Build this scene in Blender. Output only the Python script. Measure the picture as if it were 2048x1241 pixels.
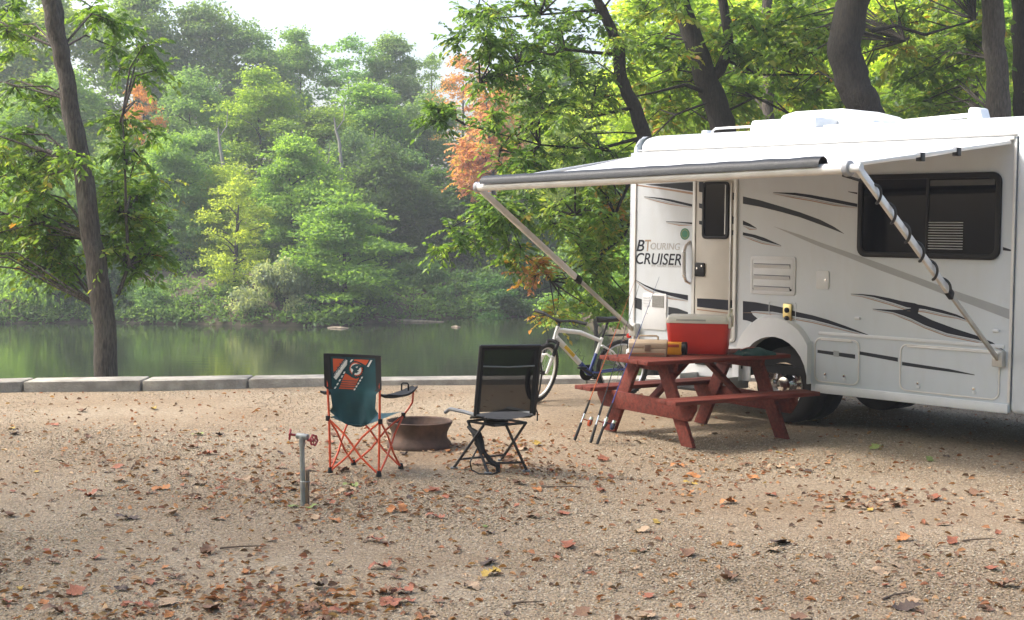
import bpy, bmesh, math, random
import numpy as np
from mathutils import Vector, Matrix, Quaternion
R = math.radians
for o in list(bpy.data.objects): bpy.data.objects.remove(o, do_unlink=True)
scene = bpy.context.scene
COL = scene.collection

# ------------------------------------------------------------------ camera
F_PX, HZ, CAM_H, ROLL = 2900.0, 451.0, 1.97, R(0.5)
PITCH = math.atan((620.5 - HZ) / F_PX)
cam = bpy.data.cameras.new('camera'); cam.sensor_width = 36; cam.lens = 36 * F_PX / 2048
cam.clip_start = 0.1; cam.clip_end = 2000
camo = bpy.data.objects.new('camera', cam); COL.objects.link(camo)
camo.matrix_world = (Matrix.Translation((0, 0, CAM_H)) @ Matrix.Rotation(R(90) - PITCH, 4, 'X') @ Matrix.Rotation(ROLL, 4, 'Z'))
scene.camera = camo

# ------------------------------------------------------------------ sky, sun, exposure
SUN = Vector((-0.66, 0.06, 0.75)).normalized()          # towards the sun: high, from the left
world = bpy.data.worlds.new('World'); scene.world = world; world.use_nodes = True
wn = world.node_tree.nodes; wl = world.node_tree.links; wn.clear()
sky = wn.new('ShaderNodeTexSky'); sky.sky_type = 'NISHITA'; sky.sun_disc = False
sky.sun_elevation = math.asin(SUN.z); sky.sun_rotation = math.atan2(SUN.x, SUN.y) % (2 * math.pi)
sky.altitude = 200; sky.air_density = 1.0; sky.dust_density = 6.0; sky.ozone_density = 1.0
bg = wn.new('ShaderNodeBackground'); bg.inputs['Strength'].default_value = 0.15
wo = wn.new('ShaderNodeOutputWorld')
wl.new(sky.outputs[0], bg.inputs['Color']); wl.new(bg.outputs[0], wo.inputs['Surface'])
sl = bpy.data.lights.new('sun', 'SUN'); sl.energy = 1.9; sl.angle = R(7); sl.color = (1.0, 0.97, 0.93)
so = bpy.data.objects.new('sun', sl); COL.objects.link(so)
so.rotation_euler = SUN.to_track_quat('Z', 'Y').to_euler(); so.location = (-20, 0, 30)
vs = scene.view_settings
vs.view_transform = 'Standard'; vs.look = 'None'; vs.gamma = 1; vs.use_curve_mapping = False
vs.exposure = 1.5

# ------------------------------------------------------------------ measuring helpers (a photo pixel -> a point at a real distance)
_c, _s = math.cos(ROLL), math.sin(ROLL)
FWD = Vector((0, math.cos(PITCH), -math.sin(PITCH))); UPV = Vector((0, math.sin(PITCH), math.cos(PITCH)))
CAMP = Vector((0, 0, CAM_H))
def ray(px, py):
    a, b = px - 1024, 620.5 - py
    return FWD * F_PX + Vector((1, 0, 0)) * (_c * a - _s * b) + UPV * (_s * a + _c * b)
def onz(px, py, z=0.0):
    d = ray(px, py); return CAMP + d * ((z - CAM_H) / d.z)
def at(px, py, Y):
    d = ray(px, py); return CAMP + d * (Y / d.y)
ANG = R(-48.3)
RE = Vector((math.cos(ANG), math.sin(ANG), 0)); RN = Vector((math.sin(ANG), -math.cos(ANG), 0))
P0 = onz(1560, 846) + RN * 0.08
def wall(px, py, off=0.0):
    d = ray(px, py); t = (P0 + RN * off - CAMP).dot(RN) / d.dot(RN); p = CAMP + d * t
    return ((p - P0).dot(RE), p.z)

# ------------------------------------------------------------------ materials
MATS = {}
def nt(name):
    m = bpy.data.materials.new(name); m.use_nodes = True
    t = m.node_tree; t.nodes.clear()
    out = t.nodes.new('ShaderNodeOutputMaterial')
    return m, t, out
def mat(name, col, rough=0.5, metal=0.0, var=0.12, scale=8.0, bump=0.0, bscale=60.0, spec=0.5, dirt=0.0, dirtcol=(0.16, 0.13, 0.1), coat=0.0, stretch=None, bdist=0.01):
    if name in MATS: return MATS[name]
    m, t, out = nt(name); N, L = t.nodes, t.links
    p = N.new('ShaderNodeBsdfPrincipled')
    tc = N.new('ShaderNodeTexCoord'); mp = N.new('ShaderNodeMapping')
    L.new(tc.outputs['Object'], mp.inputs[0])
    if stretch: mp.inputs['Scale'].default_value = stretch
    nz = N.new('ShaderNodeTexNoise'); nz.inputs['Scale'].default_value = scale; nz.inputs['Detail'].default_value = 6
    L.new(mp.outputs[0], nz.inputs['Vector'])
    rp = N.new('ShaderNodeValToRGB')
    c = np.array(col)
    rp.color_ramp.elements[0].color = (*(c * (1 - var)), 1); rp.color_ramp.elements[0].position = 0.3
    rp.color_ramp.elements[1].color = (*np.minimum(c * (1 + var), 1), 1); rp.color_ramp.elements[1].position = 0.7
    L.new(nz.outputs[0], rp.inputs[0]); colout = rp.outputs[0]
    if dirt > 0:
        n2 = N.new('ShaderNodeTexNoise'); n2.inputs['Scale'].default_value = 2.3; n2.inputs['Detail'].default_value = 10; n2.inputs['Roughness'].default_value = 0.7
        L.new(mp.outputs[0], n2.inputs['Vector'])
        mr = N.new('ShaderNodeMapRange'); mr.inputs[1].default_value = 0.5; mr.inputs[2].default_value = 0.85; mr.inputs[4].default_value = dirt
        L.new(n2.outputs[0], mr.inputs[0])
        mx = N.new('ShaderNodeMixRGB'); L.new(mr.outputs[0], mx.inputs[0]); L.new(colout, mx.inputs[1]); mx.inputs[2].default_value = (*dirtcol, 1)
        colout = mx.outputs[0]
    L.new(colout, p.inputs['Base Color'])
    p.inputs['Roughness'].default_value = rough; p.inputs['Metallic'].default_value = metal
    p.inputs['Specular IOR Level'].default_value = spec; p.inputs['Coat Weight'].default_value = coat
    if bump > 0:
        n3 = N.new('ShaderNodeTexNoise'); n3.inputs['Scale'].default_value = bscale; n3.inputs['Detail'].default_value = 4
        L.new(mp.outputs[0], n3.inputs['Vector'])
        b = N.new('ShaderNodeBump'); b.inputs['Strength'].default_value = bump; b.inputs['Distance'].default_value = bdist
        L.new(n3.outputs[0], b.inputs['Height']); L.new(b.outputs[0], p.inputs['Normal'])
    L.new(p.outputs[0], out.inputs[0]); MATS[name] = m; return m
def leafmat(name, cols, trans=0.45, rough=0.45, objtint=False):
    """leaf colours picked leaf by leaf from a ramp; light passes through the blade"""
    if name in MATS: return MATS[name]
    m, t, out = nt(name); N, L = t.nodes, t.links
    a = N.new('ShaderNodeAttribute'); a.attribute_name = 'v'
    rp = N.new('ShaderNodeValToRGB'); el = rp.color_ramp.elements
    for i, (pos, c) in enumerate(cols):
        e = el[i] if i < 2 else el.new(pos)
        e.position = pos; e.color = (*c, 1)
    L.new(a.outputs['Fac'], rp.inputs[0]); co = rp.outputs[0]
    if objtint:
        oi = N.new('ShaderNodeObjectInfo'); mx = N.new('ShaderNodeMixRGB'); mx.blend_type = 'MULTIPLY'; mx.inputs[0].default_value = 1
        L.new(co, mx.inputs[1]); L.new(oi.outputs['Color'], mx.inputs[2]); co = mx.outputs[0]
    p = N.new('ShaderNodeBsdfPrincipled'); L.new(co, p.inputs['Base Color']); p.inputs['Roughness'].default_value = rough
    p.inputs['Specular IOR Level'].default_value = 0.4
    tr = N.new('ShaderNodeBsdfTranslucent')
    g = N.new('ShaderNodeMixRGB'); g.blend_type = 'MULTIPLY'; g.inputs[0].default_value = 1; g.inputs[2].default_value = (1.9, 1.75, 0.8, 1)
    L.new(co, g.inputs[1]); L.new(g.outputs[0], tr.inputs['Color'])
    ms = N.new('ShaderNodeMixShader'); ms.inputs[0].default_value = trans
    L.new(p.outputs[0], ms.inputs[1]); L.new(tr.outputs[0], ms.inputs[2]); L.new(ms.outputs[0], out.inputs[0])
    MATS[name] = m; return m

# ------------------------------------------------------------------ mesh building
class MB:
    def __init__(s): s.v = []; s.f = []
    def add(s, vs, fs, M=None):
        b = len(s.v)
        s.v += [tuple(M @ Vector(p)) if M is not None else tuple(p) for p in vs]
        s.f += [tuple(b + i for i in f) for f in fs]; return s
    def box(s, x0, x1, y0, y1, z0, z1, M=None):
        return s.add([(x0,y0,z0),(x1,y0,z0),(x1,y1,z0),(x0,y1,z0),(x0,y0,z1),(x1,y0,z1),(x1,y1,z1),(x0,y1,z1)],
                     [(0,3,2,1),(4,5,6,7),(0,1,5,4),(1,2,6,5),(2,3,7,6),(3,0,4,7)], M)
    def bar(s, a, b, w, h, up=(0,0,1)):
        """rectangular bar from a to b; w across, h along up"""
        a, b = Vector(a), Vector(b); d = b - a; L = d.length; d.normalize(); up = Vector(up)
        sx = d.cross(up).normalized(); u = sx.cross(d)
        M = Matrix((( *sx, 0), (*d, 0), (*u, 0), (0,0,0,1))).transposed(); M.translation = a
        return s.box(-w/2, w/2, 0, L, -h/2, h/2, M)
    def tube(s, pts, r, seg=8, closed=False):
        P = [Vector(p) for p in pts]; n = len(P)
        rr = r if isinstance(r, (list, tuple)) else [r] * n
        T = []
        for i in range(n):
            if closed: t = P[(i+1) % n] - P[i-1]
            else: t = P[min(i+1, n-1)] - P[max(i-1, 0)]
            T.append(t.normalized())
        u = T[0].orthogonal().normalized(); vs = []; 
        for i in range(n):
            u = (u - T[i] * u.dot(T[i])).normalized(); w = T[i].cross(u)
            for k in range(seg):
                a = 2 * math.pi * k / seg; vs.append(P[i] + (u * math.cos(a) + w * math.sin(a)) * rr[i])
        fs = []
        for i in range(n if closed else n - 1):
            j = (i + 1) % n
            for k in range(seg):
                l = (k + 1) % seg; fs.append((i*seg+k, i*seg+l, j*seg+l, j*seg+k))
        if not closed:
            fs.append(tuple(range(seg))[::-1]); fs.append(tuple((n-1)*seg+k for k in range(seg)))
        return s.add(vs, fs)
    def lathe(s, prof, seg=24, M=None, cap=False):
        """profile of (radius, height) turned about z"""
        vs = []; fs = []; n = len(prof)
        for k in range(seg):
            a = 2 * math.pi * k / seg
            for r, z in prof: vs.append((r * math.cos(a), r * math.sin(a), z))
        for k in range(seg):
            l = (k + 1) % seg
            for i in range(n - 1): fs.append((k*n+i, l*n+i, l*n+i+1, k*n+i+1))
        if cap:
            fs.append(tuple(k*n for k in range(seg))[::-1]); fs.append(tuple(k*n+n-1 for k in range(seg)))
        return s.add(vs, fs, M)
    def prism(s, poly, y0, y1, M=None):
        """outline in x,z given a depth from y0 to y1"""
        n = len(poly)
        vs = [(x, y0, z) for x, z in poly] + [(x, y1, z) for x, z in poly]
        fs = [tuple(range(n)), tuple(range(2*n-1, n-1, -1))] + [(i, i+n, (i+1) % n + n, (i+1) % n) for i in range(n)]
        return s.add(vs, fs, M)
    def ring(s, outer, inner, y0, y1):
        """frame between two outlines of equal count, in x,z"""
        n = len(outer); vs = []
        for y in (y0, y1):
            vs += [(x, y, z) for x, z in outer] + [(x, y, z) for x, z in inner]
        fs = []
        for i in range(n):
            j = (i+1) % n
            fs += [(i, j, n+j, n+i), (2*n+i, 3*n+i, 3*n+j, 2*n+j), (i, 2*n+i, 2*n+j, j), (n+i, n+j, 3*n+j, 3*n+i)]
        return s.add(vs, fs)
    def build(s, name, m, parent=None, bevel=0.0, smooth=True, ang=35, kind=None, seg=2):
        me = bpy.data.meshes.new(name); bm = bmesh.new()
        vv = [bm.verts.new(p) for p in s.v]
        for f in s.f:
            try: bm.faces.new([vv[i] for i in f])
            except ValueError: pass
        bmesh.ops.remove_doubles(bm, verts=bm.verts, dist=1e-5)
        bmesh.ops.recalc_face_normals(bm, faces=bm.faces)
        if bevel > 0:
            ed = [e for e in bm.edges if len(e.link_faces) == 2 and e.calc_face_angle(0) > R(30)]
            bmesh.ops.bevel(bm, geom=ed, offset=bevel, segments=seg, profile=0.5, affect='EDGES', clamp_overlap=True)
        bm.to_mesh(me); bm.free()
        if smooth:
            me.shade_smooth(); me.set_sharp_from_angle(angle=R(ang))
        me.materials.append(m)
        o = bpy.data.objects.new(name, me); COL.objects.link(o)
        if parent is not None: o.parent = parent
        if kind: o['kind'] = kind
        return o
def empty(name, loc, rz, label, cat, group=None):
    o = bpy.data.objects.new(name, None); COL.objects.link(o); o.empty_display_size = 0.1
    o.location = loc; o.rotation_euler = (0, 0, rz); o['label'] = label; o['category'] = cat
    if group: o['group'] = group
    return o
def tag(o, label, cat, group=None):
    o['label'] = label; o['category'] = cat
    if group: o['group'] = group
    return o
def rrect(x0, x1, z0, z1, r, k=5):
    out = []
    for cx, cz, a0 in ((x1-r, z1-r, 0), (x0+r, z1-r, 90), (x0+r, z0+r, 180), (x1-r, z0+r, 270)):
        for i in range(k + 1):
            a = R(a0 + 90 * i / k); out.append((cx + r*math.cos(a), cz + r*math.sin(a)))
    return out
def text_mesh(body, m, name, parent, x, z, w, h, y, shear=0.0, thick=0.0012, bold=0.0):
    """flat lettering scaled to w x h standing on a wall that faces local -y"""
    cu = bpy.data.curves.new('t', 'FONT'); cu.body = body; cu.size = 1; cu.shear = shear; cu.extrude = 0.02; cu.offset = bold
    to = bpy.data.objects.new('t', cu); COL.objects.link(to)
    dg = bpy.context.evaluated_depsgraph_get(); me = bpy.data.meshes.new_from_object(to.evaluated_get(dg))
    bpy.data.objects.remove(to, do_unlink=True)
    co = np.array([v.co for v in me.vertices]); mn, mxx = co.min(0), co.max(0)
    for v in me.vertices:
        a = (v.co.x - mn[0]) / (mxx[0]-mn[0]) * w; b = (v.co.y - mn[1]) / (mxx[1]-mn[1]) * h
        v.co = (x + a, y - (thick if v.co.z > 0 else 0), z + b)
    me.materials.clear(); me.materials.append(m)
    o = bpy.data.objects.new(name, me); COL.objects.link(o); o.parent = parent
    return o
# ================================================================== SETTING
rng = np.random.default_rng(7); random.seed(7)
def ss(a, b, x):
    t = np.clip((x - a) / (b - a), 0, 1); return t * t * (3 - 2 * t)
KERB = [(-60, -4), (-30, 7.0), (-12, 14.35), (-5.79, 16.66), (-4.25, 17.02), (-3.2, 17.32), (-1.5, 17.72), (0.49, 18.1), (1.67, 18.32), (3.2, 18.6)]
def kerb_y(x): return float(np.interp(x, [k[0] for k in KERB], [k[1] for k in KERB]))
WATER_Z = -2.0
# --- gravel ground
def gravel_material():
    m, t, out = nt('gravel'); N, L = t.nodes, t.links
    p = N.new('ShaderNodeBsdfPrincipled'); tc = N.new('ShaderNodeTexCoord')
    vo = N.new('ShaderNodeTexVoronoi'); vo.inputs['Scale'].default_value = 62; L.new(tc.outputs['Object'], vo.inputs['Vector'])
    rp = N.new('ShaderNodeValToRGB'); el = rp.color_ramp.elements
    cs = [(0.0, (0.21, 0.165, 0.115)), (0.3, (0.30, 0.24, 0.168)), (0.55, (0.36, 0.285, 0.195)), (0.8, (0.315, 0.243, 0.168)), (1.0, (0.44, 0.38, 0.285))]
    for i, (q, c) in enumerate(cs):
        e = el[i] if i < 2 else el.new(q)
        e.position = q; e.color = (*c, 1)
    sp = N.new('ShaderNodeSeparateColor'); L.new(vo.outputs['Color'], sp.inputs[0]); L.new(sp.outputs[0], rp.inputs[0])
    nz = N.new('ShaderNodeTexNoise'); nz.inputs['Scale'].default_value = 0.55; nz.inputs['Detail'].default_value = 8; nz.inputs['Roughness'].default_value = 0.65
    L.new(tc.outputs['Object'], nz.inputs['Vector'])
    mr = N.new('ShaderNodeMapRange'); mr.inputs[1].default_value = 0.35; mr.inputs[2].default_value = 0.68; L.new(nz.outputs[0], mr.inputs[0])
    mx = N.new('ShaderNodeMixRGB'); mx.blend_type = 'MULTIPLY'; mx.inputs[2].default_value = (0.72, 0.64, 0.57, 1)
    L.new(mr.outputs[0], mx.inputs[0]); L.new(rp.outputs[0], mx.inputs[1]); L.new(mx.outputs[0], p.inputs['Base Color'])
    p.inputs['Roughness'].default_value = 0.9; p.inputs['Specular IOR Level'].default_value = 0.2
    b = N.new('ShaderNodeBump'); b.inputs['Strength'].default_value = 0.9; b.inputs['Distance'].default_value = 0.012; b.invert = True
    L.new(vo.outputs['Distance'], b.inputs['Height']); L.new(b.outputs[0], p.inputs['Normal'])
    L.new(p.outputs[0], out.inputs[0]); MATS['gravel'] = m; return m
gravel = gravel_material()
def ground_z(x, y):
    return 0.012 * math.sin(x * 1.3 + y * 0.4) * math.sin(y * 0.9 - x * 0.3) - 0.012
g = MB(); xs = list(np.concatenate([np.linspace(-60, -13, 12), np.linspace(-12, 12, 61), np.linspace(13, 60, 12)])); rows = 44
for x in xs:
    top = (kerb_y(x) + 0.12) if x <= 3.2 else 18.72
    ys = np.concatenate([np.linspace(-40, 5, 6), np.linspace(5.5, top, rows - 6)])
    g.v += [(x, y, ground_z(x, y)) for y in ys]
for i in range(len(xs) - 1):
    for j in range(rows - 1):
        a = i * rows + j; g.f.append((a, a + rows, a + rows + 1, a + 1))
go = g.build('gravel_ground', gravel, kind='structure', ang=180)

# --- loose pebbles (scattered stones that catch the light one by one)
pm, t, out = nt('pebble'); N, L = t.nodes, t.links
oi = N.new('ShaderNodeObjectInfo'); rp = N.new('ShaderNodeValToRGB'); el = rp.color_ramp.elements
for i, (q, c) in enumerate([(0.0, (0.23, 0.18, 0.125)), (0.25, (0.325, 0.25, 0.167)), (0.5, (0.395, 0.312, 0.212)), (0.7, (0.31, 0.255, 0.195)), (0.88, (0.46, 0.395, 0.30)), (1.0, (0.50, 0.44, 0.35))]):
    e = el[i] if i < 2 else el.new(q)
    e.position = q; e.color = (*c, 1)
p = N.new('ShaderNodeBsdfPrincipled'); p.inputs['Roughness'].default_value = 0.85; p.inputs['Specular IOR Level'].default_value = 0.25
L.new(oi.outputs['Random'], rp.inputs[0]); L.new(rp.outputs[0], p.inputs['Base Color']); L.new(p.outputs[0], out.inputs[0])
def make_pebbles():
    vs, fs, dn = [], [], []
    for y0, y1, d in ((5.6, 7.4, 2300), (7.4, 9.2, 2500), (9.2, 11.5, 1800), (11.5, 14, 1100), (14, 18.0, 450)):
        n = 14
        for k in range(n):
            w0, w1 = 0.42 * y0 + 0.6, 0.42 * y1 + 0.6
            a, b = -1 + 2 * k / n, -1 + 2 * (k + 1) / n
            q = [(a*w0, y0), (b*w0, y0), (b*w1, y1), (a*w1, y1)]
            q = [(x, min(y, (kerb_y(x) if x < 3.2 else 18.6) - 0.02)) for x, y in q]
            base = len(vs); vs += [(x, y, ground_z(x, y) + 0.001) for x, y in q]; fs.append((base, base+1, base+2, base+3)); dn.append(d)
    me = bpy.data.meshes.new('loose_gravel'); me.from_pydata(vs, [], fs)
    at_ = me.attributes.new('dens', 'FLOAT', 'FACE'); at_.data.foreach_set('value', dn)
    me.materials.append(pm)
    o = bpy.data.objects.new('loose_gravel', me); COL.objects.link(o); o['kind'] = 'stuff'
    o['label'] = 'loose tan gravel stones scattered over the campsite'; o['category'] = 'gravel'
    ng = bpy.data.node_groups.new('pebbles', 'GeometryNodeTree')
    ng.interface.new_socket('Geometry', in_out='INPUT', socket_type='NodeSocketGeometry')
    ng.interface.new_socket('Geometry', in_out='OUTPUT', socket_type='NodeSocketGeometry')
    n, l = ng.nodes, ng.links
    gi, go_ = n.new('NodeGroupInput'), n.new('NodeGroupOutput')
    ds = n.new('GeometryNodeDistributePointsOnFaces'); na = n.new('GeometryNodeInputNamedAttribute'); na.data_type = 'FLOAT'; na.inputs[0].default_value = 'dens'
    l.new(gi.outputs[0], ds.inputs['Mesh']); nzt = n.new('ShaderNodeTexNoise'); nzt.inputs['Scale'].default_value = 0.8; nzt.inputs['Detail'].default_value = 3
    mrg = n.new('ShaderNodeMapRange'); mrg.inputs[1].default_value = 0.38; mrg.inputs[2].default_value = 0.62; mrg.inputs[3].default_value = 0.25; mrg.inputs[4].default_value = 1.35; l.new(nzt.outputs[0], mrg.inputs[0])
    mul = n.new('ShaderNodeMath'); mul.operation = 'MULTIPLY'; l.new(na.outputs[0], mul.inputs[0]); l.new(mrg.outputs[0], mul.inputs[1]); l.new(mul.outputs[0], ds.inputs['Density'])
    ico = n.new('GeometryNodeMeshIcoSphere'); ico.inputs['Radius'].default_value = 0.0068; ico.inputs['Subdivisions'].default_value = 1
    sm = n.new('GeometryNodeSetMaterial'); sm.inputs['Material'].default_value = pm; l.new(ico.outputs[0], sm.inputs['Geometry'])
    ip = n.new('GeometryNodeInstanceOnPoints'); l.new(ds.outputs['Points'], ip.inputs['Points']); l.new(sm.outputs[0], ip.inputs['Instance'])
    rr = n.new('FunctionNodeRandomValue'); rr.data_type = 'FLOAT_VECTOR'; rr.inputs[0].default_value = (-0.5, -0.5, 0); rr.inputs[1].default_value = (0.5, 0.5, 6.28)
    rs = n.new('FunctionNodeRandomValue'); rs.data_type = 'FLOAT_VECTOR'; rs.inputs[0].default_value = (0.5, 0.45, 0.25); rs.inputs[1].default_value = (1.75, 1.25, 0.8)
    l.new(rr.outputs[0], ip.inputs['Rotation']); l.new(rs.outputs[0], ip.inputs['Scale'])
    l.new(ip.outputs[0], go_.inputs[0])
    md = o.modifiers.new('pebbles', 'NODES'); md.node_group = ng
make_pebbles()

# --- lake
wm, t, out = nt('lake_water'); N, L = t.nodes, t.links
p = N.new('ShaderNodeBsdfPrincipled'); p.inputs['Base Color'].default_value = (0.024, 0.032, 0.016, 1); p.inputs['Roughness'].default_value = 0.07; p.inputs['IOR'].default_value = 1.33
tc = N.new('ShaderNodeTexCoord'); mp = N.new('ShaderNodeMapping'); mp.inputs['Scale'].default_value = (0.9, 1.6, 1); L.new(tc.outputs['Object'], mp.inputs[0])
nz = N.new('ShaderNodeTexNoise'); nz.inputs['Scale'].default_value = 1.6; nz.inputs['Detail'].default_value = 3; L.new(mp.outputs[0], nz.inputs['Vector'])
b = N.new('ShaderNodeBump'); b.inputs['Strength'].default_value = 0.10; b.inputs['Distance'].default_value = 0.05
L.new(nz.outputs[0], b.inputs['Height']); L.new(b.outputs[0], p.inputs['Normal']); L.new(p.outputs[0], out.inputs[0])
w = MB(); w.add([(-140, -12, WATER_Z), (60, -12, WATER_Z), (60, 150, WATER_Z), (-140, 150, WATER_Z)], [(0, 1, 2, 3)])
w.build('lake_water', wm, kind='structure', smooth=False)

# --- far bank, hillside and the wooded ground behind the motorhome
def shore_y(x): return 56.5 + 0.9 * math.sin(x * 0.35 + 1) + float(np.interp(x, [-40, -10, -7, -3, 2, 20], [-3, 0, 0.3, 5.0, 6.0, 6.0]))
def bank_x(y): return float(np.interp(y, [17, 20, 30, 45, 56, 80], [3.1, 3.3, 4.1, 4.6, 4.0, 3.0]))
def terrain_z(x, y):
    far = y - shore_y(x); right = x - bank_x(y)
    nzv = 0.35 * math.sin(x * 0.5 + y * 0.23) + 0.25 * math.sin(x * 1.1 - y * 0.7)
    zf = -2.0 + (0.55 * min(far, 1.5) + 0.17 * min(max(far - 1.5, 0), 26) + nzv * min(max(far, 0), 2) * 0.4 if far > 0 else max(far * 0.6, -2))
    zr = (-4 + 4 * float(ss(-1.6, 1.2, right))) - 0.03 + max(0, y - 32) * 0.05 * float(ss(0, 4, right)) + (nzv * 0.3 + 0.1) * float(ss(22, 26, y)) * float(ss(1, 3, right))
    return max(zf, zr)
tm = mat('forest_floor', (0.085, 0.062, 0.040), 0.95, var=0.55, scale=1.7, bump=0.6, bscale=9, dirt=0.9, dirtcol=(0.05, 0.085, 0.03))
tb = MB(); xs = np.linspace(-140, 100, 161); ys = np.concatenate([np.linspace(16.2, 75, 90), np.linspace(77, 190, 40)])
for x in xs: tb.v += [(x, y, terrain_z(x, y) if not (x < 3.2 and y < 19.2) else -4.0) for y in ys]
n = len(ys)
for i in range(len(xs) - 1):
    for j in range(n - 1):
        a = i * n + j; tb.f.append((a, a + n, a + n + 1, a + 1))
tb.build('hillside', tm, kind='structure', ang=180)

# --- concrete sea wall in blocks
conc = mat('weathered_concrete', (0.34, 0.31, 0.265), 0.9, var=0.3, scale=5, bump=0.6, bscale=40, bdist=0.02, dirt=0.9, dirtcol=(0.16, 0.13, 0.10))
sw = empty('sea_wall', (0, 17.6, 0), 0, 'low concrete sea wall of end to end blocks along the water', 'wall')
def kerb_pts():
    js = [-12.6, -11.2, -9.85, -8.4, -7.0, -5.66, -4.36, -3.17, -1.75, -0.4, 0.95, 2.25, 3.3]
    return js
js = kerb_pts()
for i in range(len(js) - 1):
    xa, xb = js[i] + 0.012, js[i + 1] - 0.012
    top = float(np.interp(js[i], [-6, -3.2, -3, 1], [0.115, 0.105, 0.075, 0.045])) + random.uniform(-0.006, 0.006)
    ya, yb = kerb_y(xa), kerb_y(xb); dp = 0.46 if xa < -3.2 else 0.42
    b_ = MB(); b_.add([(xa, ya-17.6, -2.6), (xb, yb-17.6, -2.6), (xb, yb-17.6+dp, -2.6), (xa, ya-17.6+dp, -2.6),
           (xa, ya-17.6, top), (xb, yb-17.6, top), (xb, yb-17.6+dp, top), (xa, ya-17.6+dp, top)],
          [(0,3,2,1),(4,5,6,7),(0,1,5,4),(1,2,6,5),(2,3,7,6),(3,0,4,7)])
    b_.build('block', conc, sw, bevel=0.018)

# --- floating debris
drift = mat('driftwood', (0.36, 0.28, 0.2), 0.9, var=0.3, bump=0.4, bscale=30)
for k, (px, py, ln, rr_, lab) in enumerate([(825, 644, 2.6, 0.07, 'long pale log floating near the dark far shore'), (676, 657, 0.8, 0.05, 'short pale stick floating left of the long log'), (912, 655, 0.35, 0.05, 'small pale chip floating right of the long log')]):
    c = onz(px, py, WATER_Z); t_ = MB(); q = [(-ln/2, 0, 0), (-ln/5, 0.06, 0.015), (ln/6, -0.05, 0.02), (ln/2, 0.03, 0)]
    t_.tube(q, [rr_*0.6, rr_, rr_*0.9, rr_*0.4], 8); o = t_.build('floating_log', drift); o.location = c; o.rotation_euler = (0, 0, 0.06 * (k - 1)); tag(o, lab, 'log')
# ================================================================== MOTORHOME
white = mat('gelcoat_white', (0.575, 0.625, 0.675), 0.28, var=0.04, scale=1.2, dirt=0.35, dirtcol=(0.46, 0.45, 0.42), stretch=(2.2, 2.2, 0.7), coat=0.3)
whitep = mat('white_plastic', (0.68, 0.70, 0.72), 0.4, var=0.03)
doorm = mat('door_skin', (0.55, 0.53, 0.48), 0.35, var=0.03)
alu = mat('aluminium', (0.55, 0.55, 0.54), 0.38, 0.6, var=0.08)
alul = mat('white_aluminium', (0.72, 0.71, 0.69), 0.4, 0.15, var=0.05, dirt=0.25)
blackr = mat('black_rubber', (0.018, 0.018, 0.019), 0.6, var=0.2)
blackp = mat('black_plastic', (0.008, 0.008, 0.009), 0.45, var=0.1, spec=0.3)
glass = mat('tinted_glass', (0.003, 0.003, 0.004), 0.04, var=0.1, spec=0.2)
navy = mat('navy_vinyl', (0.010, 0.013, 0.024), 0.45, var=0.08, spec=0.25)
grey = mat('charcoal_vinyl', (0.028, 0.033, 0.040), 0.45, var=0.05, spec=0.25)
silver = mat('silver_vinyl', (0.34, 0.36, 0.38), 0.35, var=0.04)
tan = mat('tan_vinyl', (0.34, 0.22, 0.15), 0.35, var=0.05)
chrome = mat('chrome', (0.75, 0.75, 0.76), 0.12, 1.0, var=0.03)
brass = mat('brass', (0.62, 0.50, 0.22), 0.3, 0.8, var=0.1)
redl = mat('red_lens', (0.45, 0.02, 0.015), 0.2, var=0.1)
greenm = mat('green_decal', (0.02, 0.17, 0.09), 0.4, var=0.1)
tanlet = mat('bronze_lettering', (0.33, 0.24, 0.17), 0.4, var=0.05)
greylet = mat('grey_lettering', (0.35, 0.35, 0.34), 0.4, var=0.05)
vinylw = mat('awning_vinyl', (0.82, 0.82, 0.82), 0.5, var=0.03, scale=3)
vinyld = mat('awning_weather_strip', (0.010, 0.012, 0.015), 0.42, var=0.15, spec=0.35, bump=0.35, bscale=40, stretch=(6, 1, 1))
dark = mat('dark_underbody', (0.012, 0.012, 0.012), 0.9, var=0.2)
tyre = mat('tyre_rubber', (0.022, 0.021, 0.020), 0.85, var=0.25, bump=0.2)
rv = empty('motorhome', P0, ANG, 'white motorhome with dark swoosh graphics and its awning out, parked at the lake edge', 'motorhome')
X0, X1, ZS, ZG, ZR, WID = -2.05, 2.55, 0.37, 2.775, 2.96, 2.3
WX, WR = wall(1557, 769)[0], 0.385
# coach shell: near side wall with wheel opening
def arc(cx, cz, rx, rz, a0, a1, k=14): return [(cx + rx*math.cos(R(a0+(a1-a0)*i/k)), cz + rz*math.sin(R(a0+(a1-a0)*i/k))) for i in range(k+1)]
arch = arc(WX - 0.03, 0.44, 0.43, 0.44, 180, 0)
poly = [(X0, 0.62), (-1.35, ZS)] + [(arch[0][0], ZS)] + arch + [(arch[-1][0], ZS), (X1, ZS), (X1, ZG), (X0, ZG)]
sb = MB(); sb.prism(poly, 0.0, 0.04); side = sb.build('side_wall', white, rv, smooth=False)
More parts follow.
